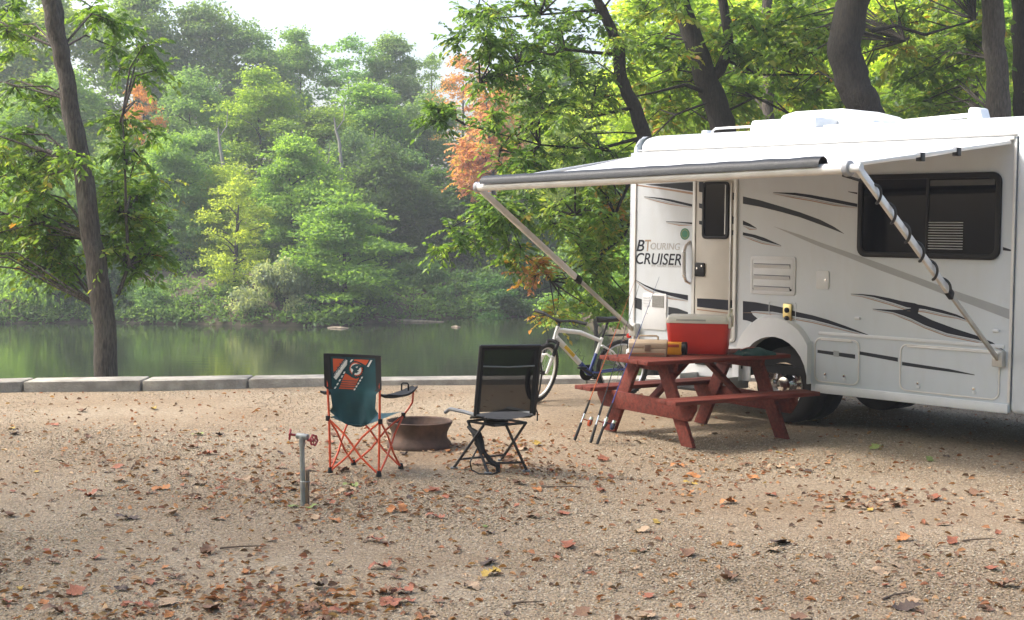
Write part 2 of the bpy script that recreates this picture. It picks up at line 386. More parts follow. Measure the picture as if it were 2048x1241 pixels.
# roof with a rounded edge, rear wall with rounded corners, far wall, floor
pr = [(0.0, ZG)] + [(0.18 - 0.18*math.cos(R(a)), ZG + 0.002 + 0.185*math.sin(R(a))) for a in (10, 30, 50, 70, 90)] + [(0.7, ZR + 0.03), (WID/2, ZR + 0.045), (WID-0.7, ZR + 0.03), (WID-0.18, ZR)] + [(WID - 0.18 + 0.18*math.cos(R(a)), ZG + 0.185*math.sin(R(a))) for a in (70, 50, 30, 10)] + [(WID, ZG)]
rb = MB(); st = [(X0 + 0.10, 0.075), (X0 + 0.15, 0.02), (X0 + 0.25, 0.0), (X1, 0.0), (X1 + 0.02, 0.0)]
for x, ins in st:
    rb.v += [(x, min(max(y, ins), WID - ins) , z - ins * (0.8 if z > ZG + 0.05 else 0.0)) for y, z in pr]
k = len(pr)
for i in range(len(st) - 1):
    for j in range(k - 1): rb.f.append((i*k+j, i*k+j+1, (i+1)*k+j+1, (i+1)*k+j))
rb.f.append(tuple(range(k))); rb.f.append(tuple((len(st)-1)*k + j for j in range(k)))
for i in range(len(st) - 1): rb.f.append((i*k, (i+1)*k, (i+1)*k+k-1, i*k+k-1))
rb.build('roof', whitep, rv, ang=50)
# end cap at the rear: a rounded moulding that wraps the corner
cap = MB(); pc = [(X0 + 0.075, -0.012), (X0 + 0.03, -0.006), (X0 - 0.005, 0.03), (X0 - 0.03, 0.10), (X0 - 0.045, 0.3), (X0 - 0.05, WID/2), (X0 - 0.045, WID-0.3), (X0 - 0.03, WID-0.1), (X0, WID-0.03), (X0 + 0.075, WID + 0.012), (X0 + 0.075, WID - 0.05), (X0 + 0.075, 0.06)]
zs_ = [(0.60, 0.0), (1.0, 0.0), (2.3, 0.0), (2.72, 0.01), (2.84, 0.03), (2.92, 0.07), (2.955, 0.12)]
for z, ins in zs_: cap.v += [(x + ins if x < X0 + 0.06 else x, min(max(y, ins - 0.012), WID + 0.012 - ins), z) for x, y in pc]
k = len(pc)
for i in range(len(zs_) - 1):
    for j in range(k): cap.f.append((i*k+j, i*k+(j+1) % k, (i+1)*k+(j+1) % k, (i+1)*k+j))
cap.f.append(tuple(range(k))); cap.f.append(tuple((len(zs_)-1)*k + j for j in range(k)))
cap.build('rear_cap', white, rv, ang=40)
fw = MB(); fw.box(X0 + 0.08, X1, WID - 0.04, WID, 0.5, ZG); fw.build('far_wall', white, rv)
fl = MB(); fl.box(X0 + 0.08, X1 + 1.4, 0.06, WID - 0.06, 0.50, 0.58); fl.box(X0 + 0.3, X1 + 1.6, 0.65, 0.75, 0.42, 0.50); fl.box(X0 + 0.3, X1 + 1.6, 1.55, 1.65, 0.42, 0.50); fl.box(0.9, 1.7, 0.9, 1.5, 0.30, 0.50); fl.build('chassis', dark, rv)
# wheel housing
wh = MB(); wh.prism(arc(WX - 0.03, 0.44, 0.47, 0.47, 180, 0) + [(WX + 0.44, 0.40), (WX - 0.50, 0.40)], 0.66, 0.70); 
a2 = arc(WX - 0.03, 0.44, 0.455, 0.455, 180, 0)
for i in range(len(a2) - 1): wh.add([(a2[i][0], 0.035, a2[i][1]), (a2[i+1][0], 0.035, a2[i+1][1]), (a2[i+1][0], 0.66, a2[i+1][1]), (a2[i][0], 0.66, a2[i][1])], [(0, 1, 2, 3)])
wh.build('wheel_well', dark, rv)
# cab ahead of the coach
cb = MB()
prof = [(X1 + 0.004, 0.36), (X1 + 0.9, 0.36), (X1 + 0.98, 0.75), (X1 + 1.45, 0.85), (X1 + 1.9, 0.75), (X1 + 1.98, 0.42), (X1 + 2.35, 0.42), (X1 + 2.42, 0.95), (X1 + 2.2, 1.22), (X1 + 1.45, 1.38), (X1 + 0.85, 2.02), (X1 + 1.02, 2.3), (X1 + 0.75, 2.68), (X1 + 0.2, 2.94), (X1 + 0.004, 2.955)]
cb.prism(prof, -0.012, WID + 0.012); cb.build('cab', white, rv, bevel=0.05, seg=3)
cw = MB(); cw.prism([(X1 + 0.12, 1.35), (X1 + 1.15, 1.35), (X1 + 0.78, 1.98), (X1 + 0.12, 1.98)], -0.018, -0.008); cw.build('cab_window', glass, rv, bevel=0.004)
def wheel(x, y0, lab=None):
    s_ = 1 if y0 < 1 else -1; M = Matrix.Translation((x, y0, WR)) @ Matrix.Rotation(R(90) * (1 if s_ > 0 else -1), 4, 'X')
    w_ = MB()
    for dz in (0.0, 0.27):
        w_.lathe([(0.22, -dz), (0.30, 0.012 - dz), (0.355, -dz - 0.005), (0.382, -0.035 - dz), (WR, -0.06 - dz), (WR, -0.18 - dz), (0.375, -0.22 - dz), (0.22, -0.24 - dz)], 36, M)
    t_ = w_.build('tyre', tyre, None)
    wo_ = bpy.data.objects.new('wheel', None); COL.objects.link(wo_); wo_.parent = rv
    t_.parent = wo_
    r_ = MB(); r_.lathe([(0.235, -0.01), (0.232, 0.012), (0.215, 0.008), (0.205, -0.03), (0.17, -0.085), (0.10, -0.07), (0.085, -0.02), (0.08, 0.02), (0.0, 0.03)], 32, M)
    for q in range(8):
        a = 2*math.pi*q/8; r_.lathe([(0.0, -0.05), (0.014, -0.05), (0.012, -0.075)], 8, M @ Matrix.Translation((0.125*math.cos(a), 0.125*math.sin(a), 0)))
    r_.build('rim', chrome, wo_)
    return wo_
wheel(WX, 0.10); wheel(WX, WID - 0.10); wheel(X1 + 1.45, 0.10); wheel(X1 + 1.45, WID - 0.10)
# fender flare round the rear wheel
ff = MB(); oa = [(WX - 0.58, 0.40), (WX - 0.58, 0.70)] + arc(WX - 0.05, 0.62, 0.50, 0.48, 165, 25, 12) + [(wall(1624, 690)[0], 0.86), (wall(1622, 772)[0], 0.44)]
ia = [(WX - 0.46, 0.40), (WX - 0.46, 0.55)] + arc(WX - 0.03, 0.44, 0.43, 0.44, 160, 12, 12) + [(WX + 0.395, 0.50), (WX + 0.40, 0.44)]
nn = len(oa)
for (y0, y1) in ((-0.07, 0.0),):
    vs_ = [(x, 0.0, z) for x, z in oa] + [(x + (WX - x)*0.04, -0.055, z + (0.6 - z) * 0.06) for x, z in oa] + [(x, -0.07, z) for x, z in ia] + [(x, 0.02, z) for x, z in ia]
    fs_ = []
    for r_ in range(3):
        for i in range(nn - 1): fs_.append((r_*nn+i, r_*nn+i+1, (r_+1)*nn+i+1, (r_+1)*nn+i))
    ff.add(vs_, fs_)
ff.build('fender_flare', whitep, rv, ang=50)
# skirt mouldings
sk = MB(); xm = WX + 0.46
sk.prism([(xm + 0.02, 0.93), (X1 - 0.06, 0.93), (X1 - 0.06, 0.962), (xm + 0.02, 0.962)], -0.012, -0.001); sk.build('belt_moulding', whitep, rv, bevel=0.004)
sk = MB(); sk.prism([(xm, ZS - 0.01), (X1 - 0.005, ZS - 0.01), (X1 - 0.005, ZS + 0.075), (xm, ZS + 0.075)], -0.022, -0.001); sk.build('sill_moulding', whitep, rv, bevel=0.01)
for xx, nm in ((X0 + 0.085, 'corner_trim'), (X1 - 0.002, 'corner_trim')):
    c_ = MB(); c_.box(xx - 0.012, xx + 0.012, -0.018, -0.001, ZS + 0.09 if xx > 0 else 0.62, ZG - 0.02); c_.build(nm, alul, rv, bevel=0.004)
rl = MB(); rl.box(-1.95, X1 - 0.01, -0.035, -0.001, ZG - 0.03, ZG); rl.build('awning_rail', alul, rv, bevel=0.006)
gt = MB(); gt.box(X0 + 0.12, X1, -0.02, 0.0, ZG + 0.012, ZG + 0.03); gt.build('rain_gutter', alu, rv, bevel=0.004)

# graphics: vinyl laid on the wall, outlines measured on the wall plane
def W(pts): return [wall(x, y) for x, y in pts]
def decal(pts, m, y=-0.0012, parent=side, nm='stripe'):
    b_ = MB(); b_.prism(W(pts), y - 0.001, y + 0.0006); return b_.build(nm, m, parent, smooth=False)
def swoosh(top, bot, m=navy, line=True, y=-0.0012, parent=side):
    decal(top + bot[::-1], m, y, parent)
    if line:
        for k_, (o_, h_, mm) in enumerate(((2.0, 1.6, silver), (4.6, 1.7, tan))):
            q = bot; n_ = len(q); up, lo = [], []
            for i, (x, y_) in enumerate(q):
                f = i / (n_ - 1); tp = min(1, 4 * min(f + 0.02, 1 - f + 0.02)); up.append((x, y_ + o_ * max(tp, .4))); lo.append((x, y_ + o_ * max(tp, .4) + h_ * tp + .25))
            decal(up + lo[::-1], mm, y - 0.0003 * (k_ + 1), parent)
swoosh([(1292,369),(1340,367),(1387,364.5)], [(1292,369.6),(1340,376),(1387,383.5)], grey, False)
decal([(1274,369.5),(1340,378.5),(1387,385.5),(1387,390),(1340,382),(1274,372)], tan)
swoosh([(1486,393.3),(1520,401),(1560.6,413),(1600,425),(1640.7,440),(1668,454),(1688,467.5)], [(1486,408),(1520,414),(1560.6,424),(1600,435),(1625,444),(1660,457),(1688,468)], grey, False)
swoosh([(1288.4,393.3),(1320,396),(1340.4,399),(1384.5,409)], [(1288.4,394),(1320,399),(1340,403.5),(1384.5,414)])
swoosh([(1332.4,443),(1360,444),(1384.5,445.5)], [(1332.4,443.8),(1360,446),(1384.5,449)])
swoosh([(1486,441.5),(1500,448),(1513.8,457)], [(1486,450),(1500,454),(1513.8,457.6)])
swoosh([(1486,465),(1510,470),(1528.6,476),(1562.6,491.4)], [(1486,471),(1505,475),(1525,482),(1562.6,492)])
swoosh([(1546.6,385),(1590,386),(1620.7,390),(1670,399),(1714.7,408)], [(1546.6,385.8),(1590,391),(1620.7,396),(1670,406),(1714.7,414.5)])
decal([(1696.7,383.3),(1714.7,385.5),(1714.7,389),(1696.7,384.5)], navy)
decal([(1546.6,453),(1600,470),(1640,485),(1700,506),(1760,527),(1830,553),(1897.7,578),(2018.6,619),(2018.6,639),(1897.7,593),(1830,566.5),(1760,541),(1700,517),(1640,494),(1600,477)], silver)
swoosh([(1272.3,560.6),(1290,570),(1310.6,578.5),(1340,585),(1376,590.8)], [(1272.3,561.4),(1290,573),(1310.6,583),(1340,592),(1376,601)])
swoosh([(1486,602.5),(1512,605),(1545,611),(1572.5,617),(1592.6,624),(1625,631),(1655.7,639.8),(1690,652),(1739.9,671)], [(1486,624),(1512,622.5),(1545,624),(1572.5,629),(1592,634),(1625,640),(1655.7,647.5),(1700,661),(1739.9,672)])
swoosh([(1486,622),(1502,623),(1506,630),(1518,640),(1535,650)], [(1486,640),(1496,642),(1506,645.5),(1518,649),(1535,651)], navy, False, -0.0016)
swoosh([(1702,588),(1725,588.6),(1748.6,591),(1780,597),(1806.6,603.5),(1850,612),(1885,620.5),(1914,629.6),(1947,645)], [(1702,588.8),(1725,591),(1748,595),(1786,606),(1815,615.5),(1850,619),(1885,627),(1914,634),(1947,645.8)])
swoosh([(1745.7,618),(1785,620),(1821,620),(1835.6,627),(1864.6,641),(1908,657),(1951.6,671),(1985,685),(2009.7,702)], [(1745.7,618.8),(1786,625),(1808,632),(1821,637),(1850,651),(1893.6,667),(1951.6,679),(1985,690),(2009.7,702.6)])
decal([(1806,603),(1830,607),(1840,611),(1836,628),(1820,622),(1800,621),(1822,617),(1824,612)], navy, -0.0019)
decal([(1713,702),(1796,716),(1796,724),(1713,708.5)], grey); 
decal([(1264.5,593.5),(1283.6,599),(1283.6,621),(1264.5,614)], grey)
decal([(1336.8,614),(1355,617),(1376,625),(1376,630),(1336.8,630)], grey)
decal([(2006,494.5),(2022,499.6),(2022,503),(2006,501)], navy)
# lettering
def letters(body, m, x0, x1, y0, y1, shear=0.15, bold=0.0):
    a, b_ = wall(x0, y1), wall(x1, y0 + (y1-y0)*0)
    a2_ = wall((x0+x1)/2, y1); b2_ = wall((x0+x1)/2, y0)
    text_mesh(body, m, 'lettering', side, a[0], a2_[1], wall(x1, y1)[0] - a[0], b2_[1] - a2_[1], -0.001, shear, 0.0012, bold)
letters('B', navy, 1273, 1289, 480, 503, 0.25, 0.012)
letters('T', tanlet, 1290, 1302, 480, 503, 0.1, 0.01)
letters('OURING', greylet, 1301, 1360, 486.5, 500)
letters('CRUISER', navy, 1272, 1363, 507, 530, 0.2, 0.01)
letters('BY GULF STREAM', greylet, 1303, 1365, 530, 534.5)
gd = MB(); c_ = wall(1370, 468.5); gd.prism([(c_[0] + 0.066*math.cos(R(a)), c_[1] + 0.062*math.sin(R(a))) for a in range(0, 360, 15)], -0.002, 0.0); gd.build('round_sticker', greenm, side, smooth=False)
gd = MB(); gd.ring([(c_[0] + 0.05*math.cos(R(a)), c_[1] + 0.047*math.sin(R(a))) for a in range(0, 360, 15)], [(c_[0] + 0.045*math.cos(R(a)), c_[1] + 0.042*math.sin(R(a))) for a in range(0, 360, 15)], -0.003, -0.001); gd.build('sticker_ring', mat('sticker_gold', (0.25, 0.22, 0.08), 0.5), side, smooth=False)

# entry door
dx0, dx1 = wall(1388, 400)[0], wall(1477, 400)[0]; dz0, dz1 = 0.78, 2.50
dr = MB(); dr.box(dx0 + 0.045, dx1 - 0.045, -0.014, 0.0, dz0 + 0.03, dz1 - 0.04); door = dr.build('door', doorm, rv, bevel=0.004)
df = MB(); df.ring(rrect(dx0, dx1, dz0, dz1, 0.05), rrect(dx0 + 0.042, dx1 - 0.042, dz0 + 0.03, dz1 - 0.042, 0.03), -0.022, 0.0); df.build('door_frame', alu, door, bevel=0.003)
a, b_ = wall(1407, 478), wall(1462, 359)
dwx0, dwx1, dwz0, dwz1 = a[0], b_[0], a[1], min(b_[1], dz1 - 0.06)
q = MB(); q.ring(rrect(dwx0, dwx1, dwz0, dwz1, 0.05), rrect(dwx0 + 0.03, dwx1 - 0.03, dwz0 + 0.03, dwz1 - 0.03, 0.03), -0.034, -0.013); q.build('window_frame', blackp, door, bevel=0.004)
q = MB(); q.prism(rrect(dwx0 + 0.025, dwx1 - 0.025, dwz0 + 0.025, dwz1 - 0.025, 0.03), -0.022, -0.016); q.build('window_pane', glass, door, smooth=False)
q = MB(); q.box(dwx1 - 0.055, dwx1 - 0.045, -0.028, -0.022, dwz0 + 0.05, dwz1 - 0.02); q.build('window_slider', alu, door)
a = wall(1393, 553); q = MB(); q.prism(rrect(a[0], a[0] + 0.13, a[1], a[1] + 0.145, 0.015), -0.034, -0.013); latch = q.build('door_latch', blackp, door, bevel=0.004)
for ox, oz in ((0.035, 0.085), (0.10, 0.11)):
    q = MB(); q.lathe([(0.012, 0), (0.010, 0.006), (0, 0.007)], 12, Matrix.Translation((a[0] + ox, -0.034, a[1] + oz)) @ Matrix.Rotation(R(90), 4, 'X')); q.build('lock', chrome, door)
q = MB()
for pts_ in ([(1400,364),(1409,364.5),(1409,386),(1400,384)], [(1400,407),(1409,409),(1409,419),(1400,416)], [(1400,442),(1409,442.5),(1409,451),(1400,449)], [(1463,384),(1471,386.5),(1471,401),(1463,398.5)], [(1463,430),(1471,435.5),(1471,449),(1463,447)], [(1461,458),(1471,462.5),(1471,472),(1461,469)]):
    decal(pts_, grey, -0.015, door)
decal([(1396,597),(1430,598.5),(1467,601),(1467,622),(1430,618),(1396,614)], navy, -0.015, door); decal([(1396,618),(1467,626.5),(1467,629),(1396,620.5)], tan, -0.015, door)
# grab handle left of the door
hp = [wall(1381, 484), wall(1378, 492), wall(1377, 505), wall(1377, 527), wall(1377, 550), wall(1378, 562), wall(1381, 567)]
off = [-0.004, -0.05, -0.075, -0.08, -0.075, -0.05, -0.004]
gh = MB(); gh.tube([(p_[0], o_, p_[1]) for p_, o_ in zip(hp, off)], [0.018, 0.019, 0.02, 0.022, 0.02, 0.019, 0.018], 10); ghb = gh.build('grab_handle', chrome, rv)
q = MB(); q.tube([(p_[0], o_, p_[1]) for p_, o_ in zip(hp[2:5], off[2:5])], 0.025, 12); q.build('grip', whitep, ghb)
# screen door edge track
q = MB(); x_ = dx1 - 0.075; q.box(x_ - 0.011, x_ + 0.011, -0.03, -0.015, 0.95, dz1 - 0.08); q.build('door_track', alu, door, bevel=0.003)
q = MB(); q.box(x_ - 0.006, x_ + 0.006, -0.034, -0.029, 1.42, 1.78); q.build('track_cover', whitep, door)
# large side window
a, b_ = wall(1714, 524), wall(2008, 350); a1, b1 = wall(1716, 516), wall(2006, 352)
wx0, wx1 = a1[0], b1[0]; wz1 = 2.475; wz0 = 1.70
q = MB(); q.ring(rrect(wx0, wx1, wz0, wz1, 0.09), rrect(wx0 + 0.05, wx1 - 0.05, wz0 + 0.05, wz1 - 0.05, 0.06), -0.028, 0.0); wf = q.build('window_frame', blackp, rv, bevel=0.005)
q = MB(); q.prism(rrect(wx0 + 0.045, wx1 - 0.045, wz0 + 0.045, wz1 - 0.045, 0.06), -0.012, -0.004); q.build('window_pane', glass, wf, smooth=False)
xm_ = wall(1856, 440)[0]; q = MB(); q.box(xm_ - 0.012, xm_ + 0.012, -0.022, -0.012, wz0 + 0.05, wz1 - 0.05); q.build('window_mullion', blackp, wf)
blind = mat('blind_slat', (0.42, 0.44, 0.46), 0.5, var=0.1)
xa, za = wall(1857, 500); xb, zb = wall(1928, 443)
for i in range(11):
    z_ = za + (zb - za) * (i + 0.5) / 11; q = MB(); q.box(xa, xb, -0.0145, -0.0122, z_ - 0.004, z_ + 0.004); q.build('blind_slat', blind, wf, smooth=False)
q = MB(); q.box(wall(1862,370)[0], wx1 - 0.07, -0.0142, -0.0122, wz1 - 0.115, wz1 - 0.065); q.build('blind_headrail', mat('headrail', (0.06, 0.06, 0.058), 0.4), wf)
# refrigerator vent
a, b_ = wall(1503, 588), wall(1591, 514); vx0, vx1, vz0, vz1 = wall(1502,550)[0], wall(1592,550)[0], wall(1547,590)[1], wall(1547,513)[1]
q = MB(); q.prism(rrect(vx0, vx1, vz0, vz1, 0.03), -0.014, 0.0); vent = q.build('refrigerator_vent', whitep, rv, bevel=0.004)
q = MB(); q.ring(rrect(vx0 + 0.025, vx1 - 0.025, vz0 + 0.025, vz1 - 0.025, 0.025), rrect(vx0 + 0.032, vx1 - 0.032, vz0 + 0.032, vz1 - 0.032, 0.02), -0.018, -0.012); q.build('vent_rim', whitep, vent)
for i in range(3):
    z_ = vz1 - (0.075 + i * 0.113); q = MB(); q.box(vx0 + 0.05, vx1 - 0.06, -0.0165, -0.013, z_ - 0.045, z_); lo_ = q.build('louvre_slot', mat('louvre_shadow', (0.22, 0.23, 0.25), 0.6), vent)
    q = MB(); q.add([(vx0 + 0.05, -0.016, z_ - 0.045), (vx1 - 0.06, -0.016, z_ - 0.045), (vx1 - 0.06, -0.034, z_ - 0.012), (vx0 + 0.05, -0.034, z_ - 0.012), (vx0 + 0.05, -0.03, z_ - 0.01), (vx1 - 0.06, -0.03, z_ - 0.01)], [(0,1,2,3), (3,2,5,4)]); q.build('louvre', whitep, vent)
for ox in (vx0 + 0.05, vx1 - 0.05):
    q = MB(); q.lathe([(0.011, 0), (0.009, 0.006), (0, 0.007)], 12, Matrix.Translation((ox, -0.014, vz0 + 0.055)) @ Matrix.Rotation(R(90), 4, 'X')); q.build('turn_screw', blackp, vent)
# small hatch, outlet panel, furnace panel
def panel(x0, x1, y0, y1, nm, m=whitep, r=0.02, d=0.012):
    zx0, zx1 = wall(x0, (y0+y1)/2)[0], wall(x1, (y0+y1)/2)[0]; z0, z1 = wall((x0+x1)/2, y1)[1], wall((x0+x1)/2, y0)[1]
    q = MB(); q.prism(rrect(zx0, zx1, z0, z1, r), -d, 0.0); return q.build(nm, m, rv, bevel=0.004), (zx0, zx1, z0, z1)
hp_, e_ = panel(1633, 1659, 542, 579, 'water_hatch')
q = MB(); q.lathe([(0.014, 0), (0.012, 0.008), (0, 0.009)], 12, Matrix.Translation((e_[1] - 0.035, -0.012, (e_[2]+e_[3])/2)) @ Matrix.Rotation(R(90), 4, 'X')); q.build('hatch_lock', chrome, hp_)
ox0, ox1, oz0, oz1 = wall(1538, 630)[0], wall(1592, 630)[0], wall(1565, 654)[1], wall(1565, 604)[1]
q = MB(); q.ring(rrect(ox0, ox1, oz0, oz1, 0.02), rrect(ox0 + 0.006, ox1 - 0.006, oz0 + 0.006, oz1 - 0.006, 0.016), -0.006, 0.0); op = q.build('service_panel', white, rv)
bx0, bx1 = wall(1568, 630)[0], wall(1585, 630)[0]; bz0, bz1 = wall(1576, 650)[1], wall(1576, 608)[1]
q = MB(); q.box(bx0, bx1, -0.022, -0.005, bz0, bz1); bp = q.build('brass_plate', brass, op, bevel=0.004)
for f in (0.30, 0.70):
    q = MB(); q.lathe([(0.0, 0), (0.027, 0), (0.027, 0.012), (0.016, 0.02), (0, 0.022)], 16, Matrix.Translation(((bx0+bx1)/2, -0.022, bz0 + (bz1-bz0)*f)) @ Matrix.Rotation(R(90), 4, 'X')); q.build('knob', blackp, bp)
fp, e_ = panel(1286, 1334, 587, 660, 'heater_panel', whitep, 0.025)
gx0, gx1 = wall(1306, 605)[0], wall(1329, 605)[0]; gz0, gz1 = wall(1317, 615)[1], wall(1317, 592)[1]
q = MB(); q.box(gx0, gx1, -0.016, -0.011, gz0, gz1); q.build('heater_grille', mat('grille', (0.25, 0.25, 0.24), 0.5, 0.4, var=0.3, scale=150), fp)
for i in range(4):
    z_ = gz1 - 0.03 * i - 0.02; q = MB(); q.box(wall(1288, 600)[0], wall(1301, 600)[0], -0.02, -0.011, z_ - 0.008, z_ + 0.002); q.build('heater_louvre', whitep, fp)
# storage compartments
def comp(x0, x1, y0, y1, latches, nm):
    zx0, zx1 = wall(x0, (y0+y1)/2)[0], wall(x1, (y0+y1)/2)[0]; xm2 = (x0+x1)/2; z0, z1 = 0.465, 0.905
    q = MB(); q.prism(rrect(zx0 + 0.018, zx1 - 0.018, z0 + 0.018, z1 - 0.018, 0.06), -0.006, 0.0); o = q.build('compartment_door', white, rv)
    q = MB(); q.ring(rrect(zx0, zx1, z0, z1, 0.075), rrect(zx0 + 0.014, zx1 - 0.014, z0 + 0.014, z1 - 0.014, 0.064), -0.010, 0.0); q.build('door_trim', alul, o, bevel=0.003)
    q = MB(); q.box(zx0 + 0.08, zx1 - 0.09, -0.018, -0.007, z1 - 0.028, z1 - 0.014); q.build('hinge', alul, o, bevel=0.003)
    for lx in latches:
        xx = wall(lx, y1 - 12)[0]; q = MB(); q.lathe([(0.016, 0), (0.013, 0.01), (0, 0.012)], 12, Matrix.Translation((xx, -0.006, z0 + 0.085)) @ Matrix.Rotation(R(90), 4, 'X')); q.build('compartment_lock', chrome, o)
        q = MB(); q.box(xx - 0.012, xx + 0.02, -0.016, -0.006, z0 + 0.04, z0 + 0.065); q.build('latch', whitep, o, bevel=0.003)
    return o
c1 = comp(1629, 1719, 690, 780, (1651, 1689), 1); c2 = comp(1799, 2000, 708, 812, (1836, 1948), 2)
decal([(1636,700),(1711,709.5),(1711,718),(1636,706)], grey, -0.0072, c1); decal([(1668,701.5),(1679,703),(1679,714.5),(1668,713)], silver, -0.0092, c1)
decal([(1805,724),(1850,731),(1900,738.5),(1950,749.5),(1950,751),(1900,744),(1850,737.5),(1805,731)], grey, -0.0072, c2)
for px_, py_ in ((1716, 637), (1993, 662)):
    a = wall(px_, py_); q = MB(); q.box(a[0] - 0.03, a[0] + 0.03, -0.022, 0, a[1] - 0.014, a[1] + 0.014); q.build('marker_light', whitep, rv, bevel=0.008)
# rear lamp and bumper, entry step
q = MB(); q.lathe([(0.0, 0), (0.055, 0), (0.05, 0.02), (0.03, 0.035), (0, 0.04)], 16, Matrix.Translation((X0 - 0.035, 0.14, 0.74)) @ Matrix.Rotation(R(-90), 4, 'Y')); q.build('tail_lamp', redl, rv)
q = MB(); q.lathe([(0.0, 0), (0.03, 0), (0.026, 0.02), (0, 0.026)], 12, Matrix.Translation((X0 + 0.02, -0.008, 0.76)) @ Matrix.Rotation(R(90), 4, 'X')); q.build('side_marker', redl, rv)
q = MB(); q.box(X0 - 0.14, X0 - 0.05, 0.1, WID - 0.1, 0.50, 0.60); q.build('rear_bumper', whitep, rv, bevel=0.02)
stp = MB(); sx0, sx1 = -1.05, -0.42
stp.box(sx0, sx1, -0.34, -0.02, 0.28, 0.315); stepo = stp.build('entry_step', blackp, rv, bevel=0.006)
for bx_ in (sx0 + 0.01, sx1 - 0.03):
    q = MB(); q.box(bx_, bx_ + 0.02, -0.30, 0.1, 0.315, 0.44); q.build('step_bracket', alu, stepo)
q = MB(); q.box(sx0 - 0.15, sx1 + 0.1, -0.012, 0.0, 0.40, 0.74); q.build('step_well', whitep, rv, bevel=0.004)
q = MB(); q.box(sx0, sx1, -0.03, -0.013, 0.52, 0.66); q.build('step_recess', dark, rv)
# roof equipment
q = MB(); (ax0, _), (ax1, _) = wall(1590, 240, -1.15), wall(1790, 240, -1.15)
acp = [(ax0 + 0.02, ZR + 0.03), (ax1, ZR + 0.03), (ax1 - 0.03, ZR + 0.10), (ax1 - 0.16, ZR + 0.17), (ax1 - 0.42, ZR + 0.235), (ax0 + 0.25, ZR + 0.235), (ax0 + 0.08, ZR + 0.20)]
q.prism(acp, 0.80, 1.5); ac = q.build('air_conditioner', whitep, rv, bevel=0.03, seg=3)
text_mesh('Duo-Therm', greylet, 'lettering', ac, ax0 + 0.14, ZR + 0.15, 0.3, 0.04, 0.799, 0.2)
q = MB(); (ax0, _), (ax1, _) = wall(1520, 250, -0.6), wall(1652, 250, -0.6)
q.prism([(ax0, ZR + 0.02), (ax1, ZR + 0.02), (ax1, ZR + 0.13), (ax0 + 0.03, ZR + 0.13)], 0.42, 0.80); q.build('roof_vent', whitep, rv, bevel=0.02)
q = MB(); (ax0, _), (ax1, _) = wall(1664, 257, -0.5), wall(1785, 257, -0.5)
q.box(ax0, ax1, 0.35, 0.62, ZR + 0.0, ZR + 0.035); q.build('roof_hatch', whitep, rv, bevel=0.012)
(ax0, _), (ax1, _) = wall(1424, 265, -0.5), wall(1512, 265, -0.5)
q = MB(); q.tube([(ax0, 0.5, ZR), (ax0 + 0.01, 0.5, ZR + 0.05), (ax0 + 0.05, 0.5, ZR + 0.075), (ax1 - 0.05, 0.5, ZR + 0.075), (ax1 - 0.01, 0.5, ZR + 0.05), (ax1, 0.5, ZR)], 0.013, 8); q.build('roof_rail', alul, rv)
q = MB(); q.box(ax0 - 0.12, ax0 - 0.04, 0.46, 0.56, ZR - 0.01, ZR + 0.06); q.build('roof_plug', whitep, rv, bevel=0.012)
(ax0, _), (ax1, _) = wall(1795, 245, -0.8), wall(1945, 240, -0.8)
q = MB(); q.bar((ax0, 0.8, ZR + 0.06), (ax1, 0.8, ZR + 0.09), 0.05, 0.045); an = q.build('antenna_arm', alul, rv, bevel=0.008)
q = MB(); q.prism([(ax1 - 0.02, ZR + 0.02), (ax1 + 0.16, ZR + 0.02), (ax1 + 0.12, ZR + 0.15), (ax1, ZR + 0.16)], 0.72, 0.88); q.build('antenna_head', whitep, an, bevel=0.02)

# awning
AL, AR = wall(962, 374, 2.35), wall(1681, 338, 2.35); FL, FR = (-1.86, ZG - 0.02), (2.50, ZG - 0.03)
def awn(u, v):
    """u along the wall 0..1, v outward 0..1"""
    x = (FL[0]*(1-u) + FR[0]*u) * (1-v) + (AL[0]*(1-u) + AR[0]*u) * v
    z = (FL[1]*(1-u) + FR[1]*u) * (1-v) + (AL[1] + 0.035) * (1-u) * v + (AR[1] + 0.035) * u * v
    z -= 0.05 * math.sin(math.pi * v) * (0.6 + 0.4 * math.sin(math.pi * u)) + 0.008 * math.sin(u * 21) * math.sin(math.pi * v)
    return (x, -0.03 - 2.33 * v, z)
def awn_sheet(v0, v1, nm, m, par, th=0.006, nu=40, nv=14):
    q = MB(); 
    for s_ in (0, 1):
        for i in range(nu + 1):
            for j in range(nv + 1):
                x, y, z = awn(i / nu, v0 + (v1 - v0) * j / nv); q.v.append((x, y, z - th * s_))
    K = (nu + 1) * (nv + 1); idx = lambda i, j, s_: s_ * K + i * (nv + 1) + j
    for i in range(nu):
        for j in range(nv):
            q.f.append((idx(i,j,0), idx(i+1,j,0), idx(i+1,j+1,0), idx(i,j+1,0))); q.f.append((idx(i,j,1), idx(i,j+1,1), idx(i+1,j+1,1), idx(i+1,j,1)))
    for i in range(nu):
        for j in (0, nv): q.f.append((idx(i,j,0), idx(i+1,j,0), idx(i+1,j,1), idx(i,j,1)))
    for j in range(nv):
        for i in (0, nu): q.f.append((idx(i,j,0), idx(i,j+1,0), idx(i,j+1,1), idx(i,j,1)))
    return q.build(nm, m, par, ang=60)
awning = awn_sheet(0.0, 0.955, 'awning', vinylw, rv)
EL, ER = Vector((AL[0], -2.35, AL[1])), Vector((AR[0], -2.35, AR[1])); D_ = (ER - EL).normalized()
